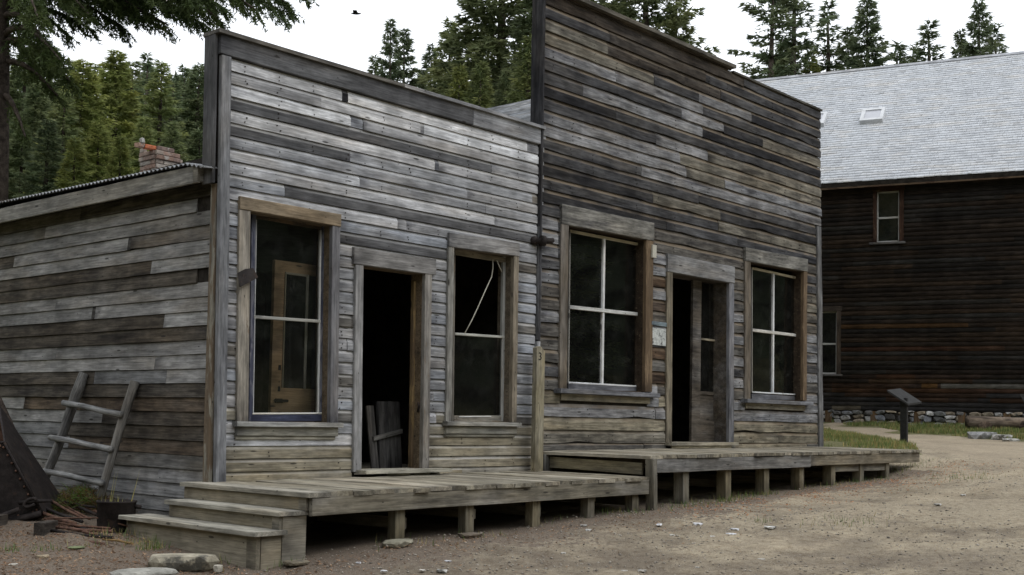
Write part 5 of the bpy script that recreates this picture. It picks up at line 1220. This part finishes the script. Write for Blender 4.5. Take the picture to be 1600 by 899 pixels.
# ================================================================== TREES
def conifer(seed, H=12., R=2.5, nb=300, base=.05, droop=.3, shape=.95, irr=.4, dens=90, bl=.17, bw=.022, clump=0., lr=.34, step=.42):
    g = np.random.default_rng(seed); P, D, Wd, T = [], [], [], []
    lob = g.uniform(.75, 1.2, 9)
    for i in range(nb):
        t = base+(1-base)*((i+g.random())/nb)**.9
        z0 = t*H; z0 = (round(z0/step)*step+g.normal(0, .05)) if t < .9 else z0; t = min(.99, z0/H)
        az = i*2.39996+g.normal(0, .4)
        L = (R*(1-t)**shape*(1-irr*g.random()**1.5)*lob[int(az*1.43) % 9])+.12
        if clump and g.random() < clump: L *= .4
        e = -droop*(1-t)+.8*t**2.2+g.normal(0, .09)
        dh = np.array([math.cos(az), math.sin(az), 0.]); sd = np.array([-dh[1], dh[0], 0.])
        n = max(16, int(1.25*dens*L)); s = g.random(n)**.62
        tw = np.floor(s*L/.16)                      # needles gathered on side twigs
        sgn = np.where(g.random(n) < .5, -1., 1.); u = g.random(n)**.8
        lat = sgn*u*(1.08-s)*lr*2*L*(.3+.7*np.sin(np.minimum(1, s*1.6)*1.57))*np.where(np.sin(tw*12.9+i) > -.55, 1, .35)
        sq = (tw+.5+.8*np.abs(lat)/L)*.16/L; sq = np.clip(.5*s+.5*sq, 0, 1.03)
        p = np.array([0, 0, z0])+dh*(L*sq*math.cos(e))[:, None]+sd*lat[:, None]
        p[:, 2] += L*sq*math.sin(e)-.12*L*sq**2+.10*L*np.maximum(0, sq-.7)-np.abs(lat)*.25+g.normal(0, .02, n)
        d = dh[None]*.75+sd*(np.sign(lat)*.6*(u > .15))[:, None]+g.normal(0, .30, (n, 3)); d[:, 2] -= .12
        d /= np.linalg.norm(d, axis=1)[:, None]; l = bl*g.uniform(.55, 1.3, n)
        w_ = np.cross(d, g.normal(0, 1, (n, 3))); w_ /= np.linalg.norm(w_, axis=1)[:, None]
        P.append(p); D.append(d*l[:, None]); Wd.append(w_*(bw*g.uniform(.7, 1.4, n))[:, None])
        tn = g.uniform(.7, 1.25, n)*g.uniform(.75, 1.25); T.append(np.stack([tn*(1+.12*s), tn, tn*.95], -1))
    top = 30; zt = H*(1-.05*g.random(top)); P.append(np.stack([g.normal(0, .03, top), g.normal(0, .03, top), zt], -1)); dd = g.normal(0, .3, (top, 3)); dd[:, 2] = 1
    D.append(dd*.22); Wd.append(g.normal(0, .012, (top, 3))); T.append(np.full((top, 3), .9))
    P, D, Wd, T = map(np.concatenate, (P, D, Wd, T))
    V = np.stack([P-Wd, P+Wd, P+D], 1).reshape(-1, 3)
    cm = bigmesh('crown', V, np.arange(len(V)).reshape(-1, 3), M_FIR, np.repeat(T, 3, 0))
    k = H/12.; pts = [(0, 0, -.6), (0, 0, H*.3), (.04, .03, H*.65), (0, 0, H*.97)]
    tv, tf = tube_geo(pts, [.20*k, .16*k, .09*k, .015], 8, .1); nst = 60
    for i in range(nst):                                  # dead branch stubs and limbs
        t = base*.6+(.9-base*.6)*i/nst; az = i*2.4; L = R*.55*(1-t)+.1
        a = Vector((0, 0, t*H)); b = a+Vector((math.cos(az)*L, math.sin(az)*L, -.12*L)); v2, f2 = tube_geo([a, b], [.022*k, .006], 4, 0, False)
        o = len(tv); tv += v2; tf += [tuple(q+o for q in f) for f in f2]
    return cm, mesh('trunk', tv, tf, M_BARK, True)
KIND = {'fir': conifer(1), 'dense': conifer(2, R=2.8, nb=400, shape=.8, irr=.3, dens=100), 'thin': conifer(3, R=1.7, nb=190, irr=.5, dens=85, step=.5), 'pine': conifer(4, R=1.7, nb=130, base=.2, shape=.4, irr=.65, dens=110, droop=.12, clump=.3, step=.55),
        'broad': conifer(5, R=3.4, nb=330, shape=.85, irr=.5, droop=.1, dens=85, step=.5), 'young': conifer(6, R=2.5, nb=330, base=.03, shape=.9, irr=.35)}
def tree(px, top, depth, kind, label, col=(1, 1, 1), wk=1., group=None, name='fir_tree', cat='tree', rot=None, lean=0.):
    p = Dp(px, 560, depth); x, y = p[0], p[1]; zb = gh(x, y); zt = Dp(px, top, depth)[2]; k = (zt-zb)/12.; wk *= 1.15 if kind == 'pine' else 1.7 if px > 1100 else 1.32 if 560 < px < 700 else 1.5 if px > 400 else 1.7
    r = rot if rot is not None else random.uniform(0, 6.28)
    o = thing(name, label, cat, (x, y, zb), group)
    M = Matrix.Translation((x, y, zb)) @ Matrix.Rotation(r, 4, 'Z') @ Matrix.Diagonal((k*wk, k*wk, k, 1))
    cm, tm = KIND[kind]
    cg = 1.8 if px < 400 else 1.4
    link('crown', cm, o, M, (col[0]*cg, col[1]*cg, col[2]*cg, 1)); link('trunk', tm, o, M)
    return o
Yg = (1.35, 1.32, .85); Dk = (.8, .86, .85); Bl = (.92, 1.0, 1.1); Md = (1.05, 1.08, 1); Br = (1.2, 1.22, .95)
TREES = [
 # right, over the barn roof
 (1203, -70, 56, 'pine', 'tall open-crowned pine rising behind the corner of the dark store, left of its twin', Bl, 1.0), (1238, -95, 57, 'pine', 'tall bare-trunked pine just right of the pine behind the dark store corner', Bl, 1.),
 (1222, 60, 58, 'young', 'bushy low fir between the two tall pines at the barn ridge', Md, .8), (1262, 78, 58, 'young', 'small yellowish fir peeping over the left end of the barn ridge', Yg, .7),
 (1290, -4, 61, 'thin', 'slim see-through fir standing between the pines and the wide fir', Bl, .85), (1352, -12, 58, 'broad', 'wide dark fir in the middle above the barn ridge', Bl, .66),
 (1322, 38, 60, 'fir', 'shorter dark fir pressed against the left of the wide fir above the barn', Dk, .75), (1400, 62, 63, 'thin', 'low fir on the right skirt of the wide fir above the barn', Bl, 1.1),
 (1450, 28, 63, 'thin', 'small slender fir standing alone above the barn skylight side', Bl, 1.), (1427, 68, 65, 'thin', 'tiny fir left of the lone slender fir above the barn', Dk, .8),
 (1530, -6, 58, 'broad', 'pointed fir with ragged right side, farthest right above the barn', Bl, .55), (1500, 42, 60, 'fir', 'short fir leaning on the left of the farthest right fir', Dk, .6), (1556, 34, 61, 'thin', 'thin spire right beside the farthest right fir', Bl, .9),
 # behind the dark store
 (1000, -190, 32, 'broad', 'large fir whose side boughs show above the dark store roofline', Md, .72), (1050, -60, 32, 'thin', 'smaller fir tip at the right of the large fir over the dark store', Md, .75), (930, -160, 34, 'fir', 'fir mostly hidden behind the top left of the dark store', Dk, .9),
 # between the stores
 (597, 24, 44, 'fir', 'left tip of the pair of firs standing alone above the grey store', Bl, .75), (619, 40, 46, 'fir', 'right tip of the pair of firs standing alone above the grey store', Bl, .9), (574, 84, 46, 'thin', 'short thin fir at the left foot of the fir pair', Md, 1.),
 (692, 26, 40, 'fir', 'pointed fir left of the big fir beside the dark store', Br, 1.), (663, 66, 44, 'fir', 'pale fir on the left skirt of the pointed fir above the grey store', Bl, .9), (650, 105, 46, 'young', 'low fir top just over the grey store cap, in the gap', Md, .9),
 (770, -190, 31, 'dense', 'big dense fir towering left of the dark store', Md, .85), (826, -60, 29, 'fir', 'tall fir close against the dark store edge', Dk, .9), (818, 52, 21, 'young', 'light green young fir in front of the big fir by the dark store', Br, .9),
 (742, 92, 26, 'young', 'young fir low in front of the big dense fir', Br, .8), (708, 100, 28, 'young', 'young yellowish fir low above the grey store cap', Yg, .8), (782, 105, 22, 'young', 'short bright fir beside the shingle roof', Md, .7), (752, 20, 33, 'fir', 'fir on the left shoulder of the big dense fir', Md, .8),
 # wood on the slope at the left
 (165, 76, 27, 'dense', 'tall yellow-green fir at the centre of the left wood', Yg, .8), (112, 92, 25, 'dense', 'wide yellow-green fir left of the tallest fir in the left wood', Yg, .8), (60, 66, 31, 'fir', 'dark fir behind the hanging boughs at the upper left', Dk, 1.), (20, 80, 28, 'fir', 'dark fir at the far left edge behind the near trunk', Dk, 1.1),
 (190, 90, 34, 'thin', 'spire fir just right of the tallest yellow-green fir', Md, 1.), (214, 80, 38, 'thin', 'narrow far fir above the chimney', Bl, .9), (237, 92, 33, 'fir', 'mid green fir over the chimney, right of the narrow one', Br, .85), (256, 110, 38, 'thin', 'faint spire fir between the chimney firs and the store corner', Bl, 1.),
 (273, 100, 40, 'fir', 'bluish far fir left of the store corner', Bl, .85), (296, 102, 36, 'fir', 'dark fir right beside the false front edge', Dk, .95), (318, 108, 38, 'fir', 'dark fir touching the grey store corner', Md, .9), (345, 120, 40, 'fir', 'fir hidden mostly by the grey store false front', Md, .9),
 (140, 190, 20, 'young', 'yellowish young fir low in front of the left wood', Yg, .85), (62, 186, 19, 'young', 'blue-green young fir lowest at the left', Bl, .9), (104, 215, 18, 'young', 'short yellow-green fir right over the tin roof edge', Yg, .8), (20, 200, 20, 'young', 'dark young fir at the left edge over the tin roof', Dk, .9),
 (212, 180, 22, 'fir', 'fir behind the brick chimney', Br, .8), (256, 190, 24, 'fir', 'dim fir right behind the chimney top', Md, .85), (300, 200, 25, 'young', 'dim fir between the chimney and the false front', Dk, 1.), (176, 210, 19, 'young', 'bright young fir left of the chimney', Yg, .7), (40, 130, 26, 'dense', 'broad dark fir under the hanging boughs', Dk, .8), (85, 140, 24, 'fir', 'deep green fir between the hanging boughs and the wide fir', Md, .9)]
for i, px in enumerate(range(-20, 330, 27)):
    tree(px+random.uniform(-8, 8), 104+random.uniform(-16, 26)-(18 if px < 60 else 0), 42+random.uniform(-3, 6), random.choice(['fir', 'dense', 'fir']), 'dim fir far back on the slope, filling the gaps of the left wood', random.choice([Md, Bl, Br]), .95, 'far firs of the left wood')
for (px, top, dep_, kind, lab, col, wk) in TREES: tree(px, top, dep_, kind, lab, col, wk, name='pine_tree' if kind == 'pine' else 'fir_tree')
# the near fir whose boughs hang over the store
D0 = 18.; tb = Dp(-14, 560, D0); tb[2] = gh(tb[0], tb[1]); nf = thing('fir_tree', 'old near fir at the left edge with long boughs hanging over the store', 'tree', tuple(tb))
def nfp(px, py, d): return Vector(Dp(px, py, d))
tpts = [Vector((tb[0], tb[1], tb[2]-.5)), nfp(-12, 200, D0), nfp(-8, 80, D0), nfp(-6, -100, D0), nfp(-6, -500, D0)]
tube('trunk', nf, tpts, [.27, .23, .21, .18, .06], M_BARK, None, 14, .1)
g = np.random.default_rng(5); P, D, Wd, T = [], [], [], []; lv, lf = [], []
boughs = [(-120, 478, -8, 17.2, 1), (-90, 452, 14, 17.6, 1), (-60, 400, 22, 17., .9), (-130, 430, -30, 18.6, 1), (-40, 340, 34, 17.4, .9), (-100, 330, 8, 19.2, .9), (-20, 285, 44, 18., .9), (-70, 250, 20, 16.6, 1), (0, 215, 48, 17.6, 1), (-45, 180, 38, 18.8, 1), (-20, 140, 48, 17., 1),
          (10, 110, 58, 18.6, 1), (30, 75, 70, 17.4, 1), (-160, 380, -50, 18., 1), (-150, 250, -30, 17.5, 1), (70, 110, 128, 17.4, .8), (100, 90, 150, 17.8, .7), (150, 40, 215, 17.6, .5), (60, 60, 110, 19, .7), (-60, 300, 14, 16.4, 1), (-110, 160, 0, 17, 1),
          (-30, -180, 60, 18.4, 1), (40, -160, 130, 17.8, 1), (-80, -60, 40, 20.5, .8), (-10, 60, 30, 16, 1), (-180, 480, -60, 18.2, 1), (-140, 410, -20, 16.6, .9),
          (-10, 330, 52, 18.4, 1), (-30, 300, 30, 17.2, 1), (20, 260, 62, 17.6, 1), (5, 230, 30, 18.6, 1), (15, 190, 66, 17.9, 1), (40, 150, 74, 18.3, .8), (-60, 350, 20, 19.4, 1), (-90, 390, 0, 18.4, 1), (-50, 445, 28, 18.2, .8), (-80, 280, 0, 18.1, 1), (-100, 200, 10, 18.4, 1),
          (-40, 120, 40, 18.1, 1), (60, 95, 95, 17.0, 1)]
for bi, (sy, ex, ey, ed, dn) in enumerate(boughs):
    if ex > 110: ey -= 24 if ex < 320 else 6; sy -= 15
    A, B = nfp(2, sy, D0), nfp(ex, ey, ed); L = (B-A).length; ax = (B-A).normalized(); side = ax.cross(Z3).normalized()
    pts = [A.lerp(B, i/8)+Z3*(.16*L*math.sin(math.pi*(i/8)**.8)) for i in range(9)]
    v2, f2 = tube_geo(pts, [.05*(1-i/9)+.008 for i in range(9)], 6, .1, False); o = len(lv); lv += v2; lf += [tuple(q+o for q in f) for f in f2]
    for k_ in range(int(54*L*dn)):
        s = g.random()**.65; s = .08+.92*s; ii = min(7, int(s*8)); q = pts[ii].lerp(pts[ii+1], s*8-ii)
        sg_ = 1 if g.random() < .5 else -1; tl = (.16+.36*(1-s)*g.random()+.12)*(1 if L > 1.5 else .7)
        td = (ax*.55+side*(sg_*g.uniform(.2, .9))+Z3*(-g.uniform(.25, 1.0))).normalized()
        n = int(tl*95); u = g.random(n)
        base_ = np.array(q)[None]+np.array(td)[None]*(u*tl)[:, None]; base_[:, 2] -= .18*tl*u**2
        d = np.array(td)[None]*.6+g.normal(0, .65, (n, 3)); d[:, 2] -= .05; d /= np.linalg.norm(d, axis=1)[:, None]
        w_ = np.cross(d, g.normal(0, 1, (n, 3))); w_ /= np.linalg.norm(w_, axis=1)[:, None]
        P.append(base_); D.append(d*g.uniform(.04, .10, n)[:, None]); Wd.append(w_*g.uniform(.007, .014, n)[:, None])
        tn = g.uniform(.6, 1.2, n)*g.uniform(.75, 1.2); T.append(np.stack([tn*1.05, tn, tn*.9], -1))
P, D, Wd, T = map(np.concatenate, (P, D, Wd, T))
tri_blades('crown', P, D, Wd, M_FIR, T, nf, None, (.78, .92, .66, 1))
link('limbs', mesh('limbs', lv, lf, M_BARK, True), nf)
# the wooded opposite side of the gulch (reflected in the window glass)
g = np.random.default_rng(9); V, F, T = [], [], []
for i in range(400):
    x, y = (g.uniform(-60, 90), -26-abs(g.normal(0, 22))) if i < 260 else (-30-abs(g.normal(0, 18)), g.uniform(-50, 30)); z = gh(x, y); H = g.uniform(7, 13); R0 = H*.2
    for l in range(5):
        z0, z1, r = z+H*(.08+.17*l), z+H*(.36+.16*l), R0*(1-.19*l); n = len(V)
        V.append((x, y, z1))
        for j in range(8):
            t = 6.283*j/8+l; rr = r*g.uniform(.6, 1.2); V.append((x+rr*math.cos(t), y+rr*math.sin(t), z0+g.uniform(-.3, .3)))
        F += [(n, n+1+j, n+1+(j+1) % 8) for j in range(8)]
tn = g.uniform(.6, 1.2, (len(V), 1))*np.ones((1, 3))
tag(link('forest', bigmesh('forest', np.array(V), np.array(F), M_FIR, tn), None, None, (.85, .9, .85, 1)), kind='stuff')

# ------------------------------------------------------------------ what the loose and ground objects are
for nm_, lab_, cat_ in [('ground', 'bare tan dirt street and yard, darker and littered near the porches', 'ground'), ('path', 'pale dirt path curving away past the slanted information panel', 'path'), ('gravel', 'small gravel scattered over the bare dirt street', 'gravel'),
    ('needle_litter', 'rusty brown needle litter drifted along the porch fronts', 'needle litter'), ('leaf_scraps', 'brown leaf scraps on the ground before the steps and iron bars', 'leaf litter'), ('grass', 'straw and green grass on the mound beside the dark store corner', 'grass'),
    ('grass.001', 'short green grass along the far side of the path by the barn', 'grass'), ('grass_tufts', 'thin grass tufts round the porch posts and steps', 'grass'), ('brush', 'heap of dry weeds at the foot of the pole ladder', 'brush'), ('forest', 'dark conifer wood on the opposite side of the street, behind the viewer', 'forest')]:
    o_ = bpy.data.objects.get(nm_)
    if o_: tag(o_, lab_, cat_)
